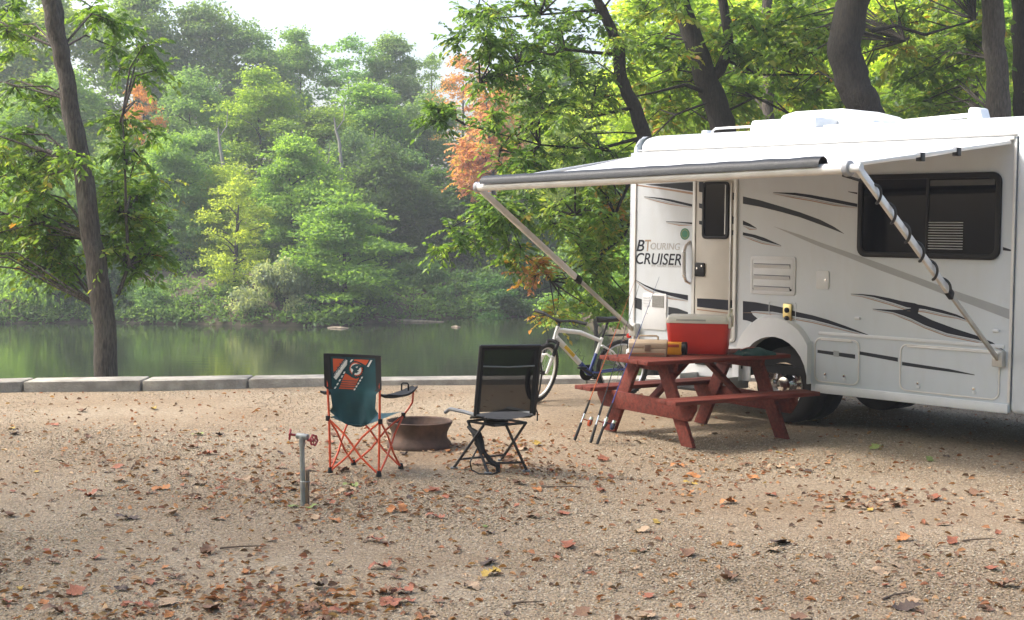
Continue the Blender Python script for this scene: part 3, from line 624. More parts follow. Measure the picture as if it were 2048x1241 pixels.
# dark weather strip wrapped over the roller
q = MB(); n_ = 48; up_ = Vector((0, 0, 1))
for i in range(n_ + 1):
    f = i / n_; c_ = EL + (ER - EL) * (0.012 + f * 0.95)
    wob = 0.004 * math.sin(f * 60) * f
    for a in (200, 165, 130, 95, 60, 25, -5): q.v.append(c_ + Vector((0, -math.cos(R(a)) * (0.066 + wob), math.sin(R(a)) * (0.078 + wob) + 0.028)))
for i in range(n_):
    for j in range(6): q.f.append((i*7+j, i*7+j+1, (i+1)*7+j+1, (i+1)*7+j))
q.build('weather_strip', vinyld, awning, ang=60)
q = MB(); q.tube([EL - D_*0.03, ER + D_*0.05], 0.043, 16); roller = q.build('roller_tube', alul, awning)
for e_, s_, g_ in ((EL, -1, 0.05), (ER, 1, 0.075)):
    q = MB(); q.tube([e_ + D_*s_*(g_ - 0.03), e_ + D_*s_*(g_ + 0.02)], 0.062 if s_ > 0 else 0.05, 16); q.build('roller_cap', mat('grey_plastic', (0.3, 0.31, 0.33), 0.5), awning, bevel=0.006)
q = MB(); q.tube([ER + D_*0.09, ER + D_*0.19], 0.033, 12); q.build('spindle', whitep, awning)
def arm(e_, foot, spiral):
    f_ = Vector((foot[0], -0.06, foot[1])); d = f_ - e_; mid = e_ + d * 0.63
    q = MB(); q.bar(e_, mid, 0.065, 0.032, (1, 0, 0.2)); o = q.build('awning_arm', alul, awning, bevel=0.006)
    q = MB(); q.bar(e_ + d*0.56, f_, 0.045, 0.024, (1, 0, 0.2)); q.build('lower_arm', mat('weathered_aluminium', (0.50, 0.47, 0.42), 0.45, 0.3, var=0.15, dirt=0.4), awning, bevel=0.004)
    q = MB(); q.bar(e_ + d*0.605, e_ + d*0.64, 0.075, 0.042, (1, 0, 0.2)); q.build('arm_lock', blackp, awning, bevel=0.008)
    q = MB(); q.box(foot[0] - 0.05, foot[0] + 0.05, -0.075, 0.0, foot[1] - 0.07, foot[1] + 0.07); q.build('arm_bracket', alu, awning, bevel=0.01)
    if spiral:
        pts = []; sx = d.normalized().orthogonal().normalized(); sy = d.normalized().cross(sx)
        pts.append(ER + D_*0.02 + Vector((0, 0, -0.05)))
        for i in range(91):
            t_ = 0.10 + 0.50 * i / 90; a = i / 90 * 2 * math.pi * 5.2; pts.append(e_ + d*t_ + (sx*math.cos(a) + sy*math.sin(a)) * 0.044)
        q = MB(); q.tube(pts, 0.012, 6); q.build('strap', blackr, awning)
eR = ER + D_ * 0.16
arm(EL - D_*0.05, (-1.93, 0.835), False); arm(eR, (2.46, 0.84), True)
# rafters along both ends of the fabric
q = MB(); q.bar(eR + Vector((0, 0, 0.03)), (2.50, -0.03, ZG - 0.05), 0.035, 0.03); q.build('rafter', alul, awning, bevel=0.004)
q = MB(); q.bar(EL - D_*0.05 + Vector((0, 0, 0.03)), (-1.93, -0.03, ZG - 0.05), 0.035, 0.03); q.build('rafter', alul, awning, bevel=0.004)
for f in (0.38, 0.62):
    c_ = (eR + Vector((0, 0, 0.03))).lerp(Vector((2.50, -0.03, ZG - 0.05)), f); q = MB(); q.box(c_.x - 0.025, c_.x + 0.025, c_.y - 0.03, c_.y + 0.03, c_.z - 0.05, c_.z + 0.02); q.build('rafter_clamp', blackp, awning, bevel=0.004)
# ================================================================== CAMPSITE THINGS
# ---- picnic table
redw = mat('barn_red_paint', (0.135, 0.026, 0.016), 0.7, spec=0.25, var=0.4, scale=4, bump=0.6, bscale=25, stretch=(1, 9, 9), dirt=0.6, dirtcol=(0.16, 0.085, 0.065))
TYAW = R(32)
tb_ = empty('picnic_table', (1.75, 13.70, 0), TYAW, 'dark red painted wooden picnic table with attached benches in front of the motorhome', 'table')
for i in range(5):
    y = -0.30 + 0.15 * i; q = MB(); q.box(-0.86, 0.86, y - 0.0715, y + 0.0715, 0.722, 0.760); q.build('plank', redw, tb_, bevel=0.006)
for s_ in (-1, 1):
    for k in (0, 1):
        y = s_ * (0.575 + 0.138 * k); q = MB()
        ch = 0.05 if k else 0.0
        pts = [(-0.86 + ch, y - 0.066 * s_), (0.86 - ch, y - 0.066 * s_)] if False else None
        x0, x1 = -0.86, 0.86; ya, yb = y - 0.066, y + 0.066
        q.box(x0, x1, ya, yb, 0.402, 0.440); q.build('bench_plank', redw, tb_, bevel=0.006)
    xk = 0.56 * s_
    for t_ in (-1, 1):
        q = MB(); M = Matrix.Identity(4)
        # splayed leg: a board leaning outwards
        ft, tp = Vector((xk, t_ * 0.60, 0)), Vector((xk, t_ * 0.205, 0.722))
        q.prism([(ft.y - 0.085, 0.0), (ft.y + 0.085, 0.0), (tp.y + 0.085, 0.722), (tp.y - 0.085, 0.722)], -0.02, 0.02)
        q.v = [(xk - y_ * 1.0, x_, z_) for x_, y_, z_ in q.v]; q.build('leg', redw, tb_, bevel=0.005)
    q = MB(); q.prism([(-0.74, 0.345), (-0.66, 0.24), (0.66, 0.24), (0.74, 0.345), (0.74, 0.402), (-0.74, 0.402)], -0.02, 0.02)
    q.v = [(xk + s_ * 0.0405 - y_, x_, z_) for x_, y_, z_ in q.v]; q.build('bench_support', redw, tb_, bevel=0.005)
    q = MB(); q.prism([(-0.34, 0.64), (-0.37, 0.722), (0.37, 0.722), (0.34, 0.64)], -0.02, 0.02)
    q.v = [(xk - s_ * 0.0405 - y_, x_, z_) for x_, y_, z_ in q.v]; q.build('top_cleat', redw, tb_, bevel=0.005)
    q = MB(); q.bar((xk - s_ * 0.02, 0, 0.35), (xk - s_ * 0.46, 0, 0.72), 0.09, 0.038, (0.6, 0, 0.6)); q.build('brace', redw, tb_, bevel=0.004)
steel = mat('bolt_steel', (0.4, 0.4, 0.4), 0.4, 0.8)

# ---- cooler
redp = mat('cooler_red', (0.54, 0.026, 0.016), 0.42, var=0.07, scale=4)
coolw = mat('cooler_white', (0.66, 0.64, 0.58), 0.45, var=0.05)
cl = onz(1336, 708, 0.76); CY = R(-13)
co_ = empty('cooler', (cl.x + 0.31, cl.y + 0.14, 0.7605), CY, 'large red cooler with off-white lid on the picnic table', 'cooler')
def taper_box(w0, d0, w1, d1, z0, z1, r, rings=3):
    q = MB(); n_ = None
    for i in range(rings + 1):
        f = i / rings; w_, d_ = w0 + (w1-w0)*f, d0 + (d1-d0)*f
        o = rrect(-w_/2, w_/2, -d_/2, d_/2, r, 4); n_ = len(o); q.v += [(x, y, z0 + (z1-z0)*f) for x, y in o]
    for i in range(rings):
        for j in range(n_): q.f.append((i*n_+j, i*n_+(j+1) % n_, (i+1)*n_+(j+1) % n_, (i+1)*n_+j))
    q.f.append(tuple(range(n_))); q.f.append(tuple(rings*n_+j for j in range(n_)))
    return q
cbod = taper_box(0.545, 0.31, 0.60, 0.35, 0.0, 0.292, 0.045).build('cooler_body', redp, co_, bevel=0.006)
lidp = taper_box(0.612, 0.362, 0.612, 0.362, 0.292, 0.335, 0.05, 1).build('lid', coolw, co_, bevel=0.006)
taper_box(0.60, 0.35, 0.57, 0.32, 0.335, 0.362, 0.05, 1).build('lid_top', coolw, lidp, bevel=0.008)
q = MB(); q.box(-0.2, 0.08, -0.183, -0.176, 0.315, 0.332); q.build('lid_groove', mat('cooler_shadow_grey', (0.4, 0.4, 0.38), 0.5), lidp, bevel=0.002)
q = MB(); q.tube([(0.285, -0.14, 0.29), (0.298, -0.14, 0.40), (0.298, -0.125, 0.418), (0.298, 0.125, 0.418), (0.298, 0.14, 0.40), (0.285, 0.14, 0.29)], 0.014, 8); hb = q.build('handle', coolw, co_)
for t_ in (-1, 1):
    q = MB(); q.box(0.292, 0.318, t_*0.14 - 0.02, t_*0.14 + 0.02, 0.25, 0.36); q.build('handle_mount', coolw, hb, bevel=0.005)

# ---- tackle box
tkm = mat('tan_plastic', (0.36, 0.27, 0.185), 0.5, var=0.12, scale=6); tkd = mat('brown_plastic', (0.15, 0.10, 0.065), 0.5)
c_ = onz(1294, 714, 0.76); tk = empty('tackle_box', (c_.x + 0.02, c_.y + 0.10, 0.7605), R(-9), 'tan plastic tackle box with brown latch at the left end of the picnic table', 'tackle box')
tbd = taper_box(0.345, 0.17, 0.355, 0.18, 0, 0.075, 0.012, 1).build('box_body', tkm, tk, bevel=0.004)
q = MB(); q.prism([(-0.09, 0.078), (0.09, 0.078), (0.085, 0.125), (0.05, 0.152), (-0.05, 0.152), (-0.085, 0.125)], -0.178, 0.178); q.v = [(y, x, z) for x, y, z in q.v]; lidt = q.build('lid', tkm, tk, bevel=0.006)
q = MB(); q.box(-0.19, 0.155, -0.0965, -0.088, 0.022, 0.034); q.build('label_strip', mat('label_rust', (0.28, 0.13, 0.07), 0.5), tbd)
q = MB(); q.box(-0.028, 0.028, -0.102, -0.089, 0.05, 0.112); q.build('latch', tkd, tk, bevel=0.004)
q = MB(); q.tube([(-0.09, 0, 0.150), (-0.09, 0, 0.178), (-0.075, 0, 0.188), (0.075, 0, 0.188), (0.09, 0, 0.178), (0.09, 0, 0.150)], 0.009, 8); q.build('handle', tkm, tk)

# ---- yellow lantern torch
yel = mat('yellow_plastic', (0.70, 0.30, 0.012), 0.4, var=0.08)
c_ = onz(1352, 711, 0.76); fl_ = empty('lantern_torch', (c_.x, c_.y + 0.07, 0.7605), R(-12), 'yellow lantern torch with black lens end lying between tackle box and cooler', 'torch')
q = MB(); q.box(-0.10, 0.065, -0.055, 0.055, 0.0, 0.118); q.build('torch_body', yel, fl_, bevel=0.012)
q = MB(); q.lathe([(0.0, 0), (0.055, 0), (0.062, 0.01), (0.062, 0.045), (0.052, 0.05), (0.048, 0.04), (0, 0.035)], 20, Matrix.Translation((0.062, 0, 0.062)) @ Matrix.Rotation(R(90), 4, 'Y')); q.build('lens_housing', blackp, fl_)
q = MB(); q.box(-0.08, 0.04, -0.0575, -0.052, 0.072, 0.10); q.build('red_panel', mat('red_plastic', (0.4, 0.05, 0.02), 0.4), fl_, bevel=0.003)

# ---- folded towel hanging over the table edge
tw = mat('teal_towel', (0.02, 0.06, 0.055), 0.9, var=0.3, bump=0.5, bscale=90)
q = MB(); nx, ny = 16, 12
for i in range(nx + 1):
    for j in range(ny + 1):
        u, v = i / nx, j / ny; x = -0.17 + 0.36 * u; y = -0.11 + 0.22 * v
        z = 0.012 + 0.05 * math.sin(math.pi * u) ** 0.6 * math.sin(math.pi * v) ** 0.6 + 0.014 * math.sin(u * 13 + v * 5) * math.sin(v * 9)
        q.v.append((x + 0.01 * math.sin(v * 7), y + 0.01 * math.sin(u * 9), max(z, 0.003)))
for i in range(nx):
    for j in range(ny): a = i*(ny+1)+j; q.f.append((a, a+ny+1, a+ny+2, a+1))
nb_ = len(q.v); q.v += [(x, y, 0.0) for x, y, z in q.v[:nb_]]
for i in range(nx):
    for j in range(ny): a = nb_ + i*(ny+1)+j; q.f.append((a, a+1, a+ny+2, a+ny+1))
def skirt_(idx):
    for a, b in zip(idx[:-1], idx[1:]): q.f.append((a, b, nb_ + b, nb_ + a))
skirt_([i*(ny+1) for i in range(nx+1)]); skirt_([i*(ny+1)+ny for i in range(nx+1)]); skirt_(list(range(ny+1))); skirt_([nx*(ny+1)+j for j in range(ny+1)])
c_ = onz(1508, 711, 0.76); o = q.build('towel', tw, ang=60); o.location = (c_.x, c_.y + 0.05, 0.7605); o.rotation_euler = (0, 0, R(20)); tag(o, 'crumpled dark teal towel to the right of the red cooler', 'towel')
q = MB(); 
for i in range(6): q.tube([(-0.15 + 0.02*i, -0.02 + 0.012*i, 0.05 + 0.003*i), (-0.08 + 0.02*i, 0.0 + 0.01*i, 0.066), (-0.02 + 0.02*i, 0.03, 0.062)], 0.006, 5)
q.build('coloured_stripe', mat('towel_pink', (0.4, 0.16, 0.13), 0.9), o)

# ---- fishing rods leaning on the table
cork = mat('black_foam_grip', (0.015, 0.015, 0.016), 0.8)
def rod(px, py, qx, qy, length, colm, name_lab, reelm):
    a = onz(px, py, 0.0); b = onz(qx, qy, 0.765); d = (b - a).normalized()
    r_ = empty('fishing_rod', a, 0, name_lab, 'fishing rod')
    s_ = Vector((0, -1, 0)); s_ = (s_ - d * s_.dot(d)).normalized(); sx = d.cross(s_)
    out_ = sx if sx.x > 0 else -sx
    q = MB(); q.tube([d*0.30, d*0.55, d*0.9, d*length], [0.006, 0.005, 0.0036, 0.0013], 6); q.build('blank', colm, r_)
    q = MB(); q.tube([d*0.0, d*0.02, d*0.17, d*0.18], [0.012, 0.0145, 0.0125, 0.008], 10); q.tube([d*0.26, d*0.27, d*0.36, d*0.40], [0.009, 0.012, 0.010, 0.006], 10); q.build('grip', cork, r_)
    q = MB(); q.tube([d*0.17, d*0.27], 0.0105, 10); q.build('reel_seat', chrome, r_)
    re = MB(); c = d*0.215 + out_*0.075; re.tube([d*0.215 + out_*0.008, c], 0.006, 6); re.tube([c - d*0.045, c - d*0.02, c + d*0.01], [0.014, 0.024, 0.022], 12); reel = re.build('reel_body', reelm, r_)
    re = MB(); re.tube([c + d*0.01, c + d*0.018, c + d*0.04, c + d*0.045], [0.025, 0.019, 0.019, 0.025], 14); re.build('spool', chrome, reel)
    re = MB(); re.tube([c, c + s_*0.045, c + s_*0.05 - d*0.03, c + s_*0.075 - d*0.03], [0.004, 0.004, 0.004, 0.007], 6); re.build('crank', blackp, reel)
    q = MB()
    for f, rr_ in ((0.5, 0.013), (0.64, 0.010), (0.78, 0.007), (0.9, 0.005)):
        p_ = d * length * f; ring_ = [p_ + out_ * (rr_ + 0.004) + (out_ * math.cos(R(t_)) + s_ * math.sin(R(t_))) * rr_ for t_ in range(0, 360, 45)]; q.tube(ring_, 0.0012, 4, True)
    q.build('line_guide', chrome, r_)
orr = mat('orange_blank', (0.45, 0.10, 0.02), 0.3); blr = mat('blue_blank', (0.03, 0.05, 0.22), 0.3); bkr = mat('black_blank', (0.02, 0.02, 0.02), 0.3)
orreel = mat('orange_reel', (0.42, 0.07, 0.02), 0.35, 0.3); blreel = mat('navy_reel', (0.03, 0.04, 0.09), 0.35, 0.3); rdreel = mat('dark_red_reel', (0.18, 0.02, 0.02), 0.35, 0.3)
rod(1149, 881, 1213, 712, 1.62, orr, 'leftmost fishing rod with orange blank and orange reel leaning on the table', orreel)
rod(1181, 886, 1234, 714, 1.58, bkr, 'middle thin black fishing rod leaning on the table end', rdreel)
rod(1194, 889, 1258, 717, 1.66, blr, 'rightmost fishing rod with blue lower blank and navy reel leaning on the table', blreel)

# ---- camp chair
teal = mat('teal_canvas', (0.004, 0.052, 0.066), 0.75, var=0.25, scale=5, bump=0.5, bscale=6); blk = mat('black_canvas', (0.010, 0.010, 0.011), 0.8, var=0.3, bump=0.3)
orn = mat('orange_tube', (0.62, 0.085, 0.030), 0.4, var=0.06); ornp = mat('orange_print', (0.56, 0.085, 0.025), 0.6, var=0.06); whp = mat('white_print', (0.72, 0.72, 0.70), 0.6, var=0.04)
fe = [onz(652, 946), onz(761, 953), onz(811, 939), onz(703, 930)]
cc = sum(fe, Vector()) / 4
cy = R(-21)
ch_ = empty('camp_chair', (cc.x, cc.y, 0), cy, 'folding camp chair with orange tube legs and teal canvas back with printed emblem', 'chair')
HW, HD = 0.213, 0.20
feet = {'a': (-HW, -HD), 'b': (HW, -HD), 'c': (HW, HD), 'd': (-HW, HD)}
J = {k: Vector((v[0]*1.08, v[1]*1.05, 0.435)) for k, v in feet.items()}; FT = {k: Vector((v[0], v[1], 0.015)) for k, v in feet.items()}
def xtube(a, b, bow):
    m_ = (a + b) / 2; n1 = a.lerp(b, 0.36) + bow; n2 = a.lerp(b, 0.64) - bow
    return [a, a.lerp(b, 0.2) + bow*0.7, n1, m_, n2, a.lerp(b, 0.8) - bow*0.7, b]
for p1, p2 in (('a', 'b'), ('b', 'c'), ('c', 'd'), ('d', 'a')):
    for s1, s2 in ((p1, p2), (p2, p1)):
        q = MB(); bow = Vector((0, 0, -0.018)); q.tube(xtube(FT[s1], J[s2], bow), 0.0085, 8); q.build('leg_tube', orn, ch_)
for k, s_ in (('a', -1), ('b', 1)):
    q = MB(); q.tube([FT[k], Vector((s_*0.222, -HD - 0.005, 0.44)), Vector((s_*0.235, -HD - 0.03, 0.94))], 0.0095, 8); q.build('back_post', orn, ch_)
for k in 'abcd':
    q = MB(); f_ = FT[k]; q.lathe([(0.0, -0.015), (0.024, -0.015), (0.02, 0.01), (0.014, 0.03), (0, 0.03)], 10, Matrix.Translation(f_)); q.build('foot_cap', blackp, ch_)
    q = MB(); q.lathe([(0.0, -0.02), (0.018, -0.02), (0.018, 0.02), (0, 0.02)], 10, Matrix.Translation(J[k])); q.build('joint', blackp, ch_)
for k, s_ in (('c', 1), ('d', -1)):
    j_ = J[k]; q = MB(); q.tube([j_, j_ + Vector((s_*0.03, 0.03, 0.05)), j_ + Vector((s_*0.055, 0.05, 0.10)), j_ + Vector((s_*0.06, 0.06, 0.20))], 0.009, 8); q.build('arm_post', orn, ch_)
    q = MB(); yb0, yb1 = -HD - 0.01, HD + 0.16; n_ = 12
    for i in range(n_ + 1):
        f = i / n_; y = yb0 + (yb1 - yb0) * f; z = 0.645 - 0.03 * math.sin(math.pi * f) + 0.01 * f; hw = 0.045 * (0.55 + 0.9 * math.sin(math.pi * min(f * 0.9 + 0.1, 1)))
        for dx, dz in ((-hw, 0.006), (0, -0.004), (hw, 0.006), (hw, -0.01), (0, -0.024), (-hw, -0.01)): q.v.append((s_ * 0.262 + dx, y, z + dz))
    for i in range(n_):
        for j in range(6): q.f.append((i*6+j, i*6+(j+1) % 6, (i+1)*6+(j+1) % 6, (i+1)*6+j))
    q.f += [tuple(range(6)), tuple(n_*6+j for j in range(6))]; ar = q.build('armrest', blk, ch_, ang=60)
    q = MB(); q.tube([(s_*0.262 - 0.03, 0.17, 0.64), (s_*0.262 - 0.03, 0.17, 0.69), (s_*0.262 - 0.02, 0.17, 0.70), (s_*0.262 + 0.02, 0.17, 0.70), (s_*0.262 + 0.03, 0.17, 0.69), (s_*0.262 + 0.03, 0.17, 0.64)], 0.007, 6); q.build('cup_holder_loop', blackp, ar)
# canvas back and seat as one hanging sheet
def back_pt(u, v):
    """u -1..1 across, v 0 top .. 1 bottom"""
    z = 0.945 - 0.52 * v; hw = np.interp(v, [0, 0.50, 0.56, 0.8, 0.9, 1.0], [0.245, 0.245, 0.20, 0.185, 0.215, 0.165])
    x = u * hw; y = -HD - 0.03 * (1 - v) + (0.03 + 0.035 * v) * (1 - u*u) * 0.9 - 0.012
    if v > 0.8: z += -0.055 * (v - 0.8) / 0.2 * (1 - u*u) + 0.03 * u*u * (v - 0.8) / 0.2
    y += (0.009 * math.sin(u * 7 + v * 9) + 0.006 * math.sin(u * 15 - v * 6)) * max(v - 0.45, 0) * 1.8
    return Vector((x, y, z))
def sheet(fn, nu, nv, th, nm, m, par, u0=-1, u1=1, v0=0, v1=1, ang=60):
    q = MB(); K = (nu+1)*(nv+1)
    for s_ in (0, 1):
        for i in range(nu+1):
            for j in range(nv+1):
                p_ = fn(u0 + (u1-u0)*i/nu, v0 + (v1-v0)*j/nv); q.v.append((p_.x, p_.y + th*s_, p_.z))
    ix = lambda i, j, s_: s_*K + i*(nv+1)+j
    for i in range(nu):
        for j in range(nv): q.f += [(ix(i,j,0), ix(i+1,j,0), ix(i+1,j+1,0), ix(i,j+1,0)), (ix(i,j,1), ix(i,j+1,1), ix(i+1,j+1,1), ix(i+1,j,1))]
    for i in range(nu):
        for j in (0, nv): q.f.append((ix(i,j,0), ix(i+1,j,0), ix(i+1,j,1), ix(i,j,1)))
    for j in range(nv):
        for i in (0, nu): q.f.append((ix(i,j,0), ix(i,j+1,0), ix(i,j+1,1), ix(i,j,1)))
    return q.build(nm, m, par, ang=ang)
bk = sheet(back_pt, 20, 26, 0.006, 'back_canvas', teal, ch_)
for s_ in (-1, 1):
    sheet(lambda u, v: back_pt(u, v) + Vector((0, -0.004, 0)), 3, 14, 0.004, 'side_sleeve', blk, bk, min(s_*0.80, s_*1.02), max(s_*0.80, s_*1.02), -0.01, 0.53)
sheet(lambda u, v: back_pt(u, v) + Vector((0, -0.0035, 0.004)), 12, 2, 0.012, 'top_band', blk, bk, -1, 1, -0.005, 0.04)
def seat_pt(u, v): return Vector((u * 0.215, -HD + 0.02 + v * 0.40, 0.445 - 0.055 * (1 - u*u) * (1 - 0.5*v) - 0.0 * v + 0.02*v))
sheet(seat_pt, 12, 10, 0.004, 'seat_canvas', teal, ch_)
def prn(poly, m, lift, nm='print'):
    """flat print on the back canvas; outline in close-up picture units"""
    q = MB(); vs_ = []
    for x_, y_ in poly:
        X = -0.245 + (x_ - 65) * 0.000925; Z = 0.94 - (y_ - 105) * 0.000878
        p_ = back_pt(X / 0.245, (0.945 - Z) / 0.52); vs_.append((X, p_.y, Z))
    n_ = len(vs_); q.v = [(x, y - lift, z) for x, y, z in vs_] + [(x, y + 0.001, z) for x, y, z in vs_]
    q.f = [tuple(range(n_)), tuple(range(2*n_-1, n_-1, -1))] + [(i, i+n_, (i+1) % n_+n_, (i+1) % n_) for i in range(n_)]
    return q.build(nm, m, bk, smooth=False)
prn([(140,138),(190,138),(238,140),(200,200),(165,245),(140,268)], ornp, 0.004)
prn([(335,138),(400,136),(475,136),(458,165),(440,185),(400,165),(360,152),(330,152)], ornp, 0.004)
prn([(494,136),(510,136),(470,200),(455,195)], whp, 0.004); prn([(305,140),(325,138),(300,165),(290,162)], whp, 0.004)
prn([(243,268),(270,280),(300,302),(340,315),(372,300),(345,350),(312,410),(245,410),(180,410),(212,335)], ornp, 0.004)
for k in range(4):
    y = 330 + 20 * k; prn([(205 - 6*k, y), (270, y), (350 - 9*k, y), (347 - 9*k, y + 6), (270, y + 6), (203 - 6*k, y + 6)], teal, 0.0055)
for k in range(5):
    f = k / 4; x, y = 395 - 75*f, 300 + 110*f; prn([(x, y - 8), (x + 14, y - 10), (x + 4, y + 8), (x - 8, y + 8)], whp, 0.004)
    x, y = 232 - 85*f, 265 + 140*f; prn([(x, y - 12), (x + 14, y - 14), (x + 2, y + 8), (x - 9, y + 8)], whp, 0.004)
# round sunburst emblem with a leaping dolphin, and a slanted script word
cx_, cy_ = 348, 225
prn([(cx_ + (66 if i % 2 else 56) * math.cos(R(i*9)), cy_ + (66 if i % 2 else 56) * math.sin(R(i*9))) for i in range(40)], ornp, 0.0065, 'emblem')
prn([(cx_ + 52 * math.cos(R(i*12)), cy_ + 52 * math.sin(R(i*12))) for i in range(30)], whp, 0.008, 'emblem')
prn([(300,215),(315,195),(345,180),(375,176),(400,185),(420,205),(398,206),(382,214),(372,232),(350,240),(335,262),(322,290),(310,278),(312,255),(322,238),(318,225)], teal, 0.0095, 'emblem')
prn([(345,205),(372,196),(360,214)], whp, 0.0105, 'emblem'); prn([(330,240),(352,236),(375,245),(350,262),(338,258)], teal, 0.0095, 'emblem')
cu = bpy.data.curves.new('t', 'FONT'); cu.body = 'Dolphins'; cu.size = 1; cu.shear = 0.3; cu.offset = 0.012; cu.extrude = 0.01
to = bpy.data.objects.new('t', cu); COL.objects.link(to); me = bpy.data.meshes.new_from_object(to.evaluated_get(bpy.context.evaluated_depsgraph_get())); bpy.data.objects.remove(to, do_unlink=True)
co = np.array([v.co for v in me.vertices]); mn, mx_ = co.min(0), co.max(0); ang_ = R(52)
prn([(140,305),(155,262),(195,215),(235,160),(255,140),(268,150),(262,190),(225,235),(190,290),(160,328)], whp, 0.006, 'script_backing')
for v in me.vertices:
    a = (v.co.x - mn[0]) / (mx_[0]-mn[0]) * 0.185; b = (v.co.y - mn[1]) / (mx_[1]-mn[1]) * 0.036
    X = -0.165 + a * math.cos(ang_) - b * math.sin(ang_); Z = 0.762 + a * math.sin(ang_) + b * math.cos(ang_)
    p_ = back_pt(X / 0.245, (0.945 - Z) / 0.52); v.co = (X, p_.y - (0.0075 if v.co.z > 0 else 0.002), Z)
me.materials.clear(); me.materials.append(mat('navy_print', (0.02, 0.05, 0.08), 0.6)); o = bpy.data.objects.new('lettering', me); COL.objects.link(o); o.parent = bk

# ---- swivel folding chair with see-through mesh back
blkf = mat('black_frame', (0.016, 0.016, 0.018), 0.45, var=0.15); greyf = mat('grey_foam', (0.16, 0.17, 0.18), 0.6)
mm, t, out = nt('sheer_mesh'); N, L = t.nodes, t.links
df_ = N.new('ShaderNodeBsdfDiffuse'); df_.inputs['Color'].default_value = (0.012, 0.012, 0.012, 1); trn = N.new('ShaderNodeBsdfTransparent'); mxs = N.new('ShaderNodeMixShader')
tc = N.new('ShaderNodeTexCoord'); nz = N.new('ShaderNodeTexNoise'); nz.inputs['Scale'].default_value = 6; mr = N.new('ShaderNodeMapRange'); mr.inputs[3].default_value = 0.66; mr.inputs[4].default_value = 0.75
L.new(tc.outputs['Object'], nz.inputs['Vector']); L.new(nz.outputs[0], mr.inputs[0]); L.new(mr.outputs[0], mxs.inputs[0]); L.new(trn.outputs[0], mxs.inputs[1]); L.new(df_.outputs[0], mxs.inputs[2]); L.new(mxs.outputs[0], out.inputs[0])
sc_ = Vector((-0.17, 11.62, 0))
sc = empty('swivel_chair', sc_, 0, 'black folding swivel chair with see-through mesh back on crossed legs', 'chair')
lf = lambda px, py, z=0.0: onz(px, py, z) - sc_
fL, fN, fR, fB = lf(908, 938), lf(976, 948), lf(1053, 944), lf(1003, 922)
tA, tB, tC, tD = lf(936, 843, .39), lf(968, 850, .39), lf(1012, 850, .39), lf(1052, 846, .39)
for a, b in ((fL, tB), (fN, tA), (fR, tC), (fB, tD)):
    q = MB(); q.tube([a + Vector((0, 0, 0.012)), b], 0.0115, 8); q.build('leg', blkf, sc)
    q = MB(); q.box(a.x - 0.03, a.x + 0.03, a.y - 0.018, a.y + 0.018, 0.0, 0.014); q.build('foot_pad', greyf, sc, bevel=0.003)
q = MB(); q.tube([fL.lerp(tB, 0.22), fB.lerp(tD, 0.16)], 0.009, 6); q.tube([fN.lerp(tA, 0.2), fR.lerp(tC, 0.2)], 0.009, 6); q.build('stretcher', blkf, sc)
q = MB(); q.tube([tA, tB * 0.5 + tC * 0.5 + Vector((0, -0.02, -0.004)), tD, (tA + tD) / 2 + Vector((0, 0.25, 0))], 0.011, 8, True); base_ring = q.build('base_ring', blkf, sc)
cen = (tA + tB + tC + tD) / 4 + Vector((0, 0.06, 0)); 
q = MB(); q.lathe([(0, 0), (0.10, 0), (0.10, 0.02), (0.07, 0.03), (0.07, 0.05), (0, 0.05)], 20, Matrix.Translation((cen.x, cen.y, 0.385))); q.build('swivel_plate', blkf, sc)
yaw = R(12); fx, fy = Vector((math.cos(yaw), math.sin(yaw), 0)), Vector((-math.sin(yaw), math.cos(yaw), 0))
bl = lf(950, 828, .485); br = lf(1069, 826, .485); bc = (bl + br) / 2; bw = (br - bl).length / 2; fx = (br - bl); fx.z = 0; fx.normalize(); fy = Vector((-fx.y, fx.x, 0)); fy = (fy + fx * -0.25).normalized()
def bp(u, v): return bc + fx * (u * bw) + Vector((0, 0, 0.545 * v)) - fy * (0.10 * v)
posts = []
for u in (-1, 1):
    q = MB(); q.tube([bp(u, -0.02), bp(u, 0.4), bp(u * 1.0, 0.96), bp(u * 0.985, 1.0)], 0.013, 8); q.build('back_post', blkf, sc)
q = MB(); q.tube([bp(-1, 0.995), bp(1, 0.995)], 0.011, 8); q.build('top_rail', blkf, sc)
q = MB(); q.tube([bp(-0.86, 0.70) , bp(0, 0.685), bp(0.86, 0.70)], 0.006, 6); q.build('back_rail', greyf, sc)
def meshp(u, v):
    p_ = bp(u, v); return p_ + fy * 0.02 * (1 - u*u)
mp_ = sheet(lambda u, v: meshp(u, v), 12, 12, 0.002, 'mesh_back', mm, sc, -0.9, 0.9, 0.02, 0.98)
for s_ in (-1, 1): sheet(lambda u, v: meshp(u, v) + Vector((0, -0.006, 0)), 2, 10, 0.014, 'side_hem', blk, mp_, min(s_*0.84, s_*1.04), max(s_*0.84, s_*1.04), -0.01, 0.99)
sheet(lambda u, v: meshp(u, v) + Vector((0, -0.004, 0)), 10, 2, 0.008, 'mesh_hem', blk, mp_, -0.95, 0.95, 0.93, 1.0)
for u in (-1, 1):
    a = bp(u, -0.02); q = MB(); q.tube([a, a + fy*0.08 + Vector((0, 0, -0.03)), cen + Vector((0, 0, 0.045)) + fx*u*0.10], 0.010, 8); q.build('seat_strut', blkf, sc)
    s0 = a + Vector((0, 0, 0.0)); q = MB(); q.tube([s0, s0 + fy*0.2 + Vector((0, 0, 0.0)), s0 + fy*0.38 + Vector((0, 0, 0.005)) - fx*0.05, s0 + fy*0.43 - fx*0.07 + Vector((0, 0, -0.03))], 0.0155, 8); q.build('seat_rail', greyf, sc)
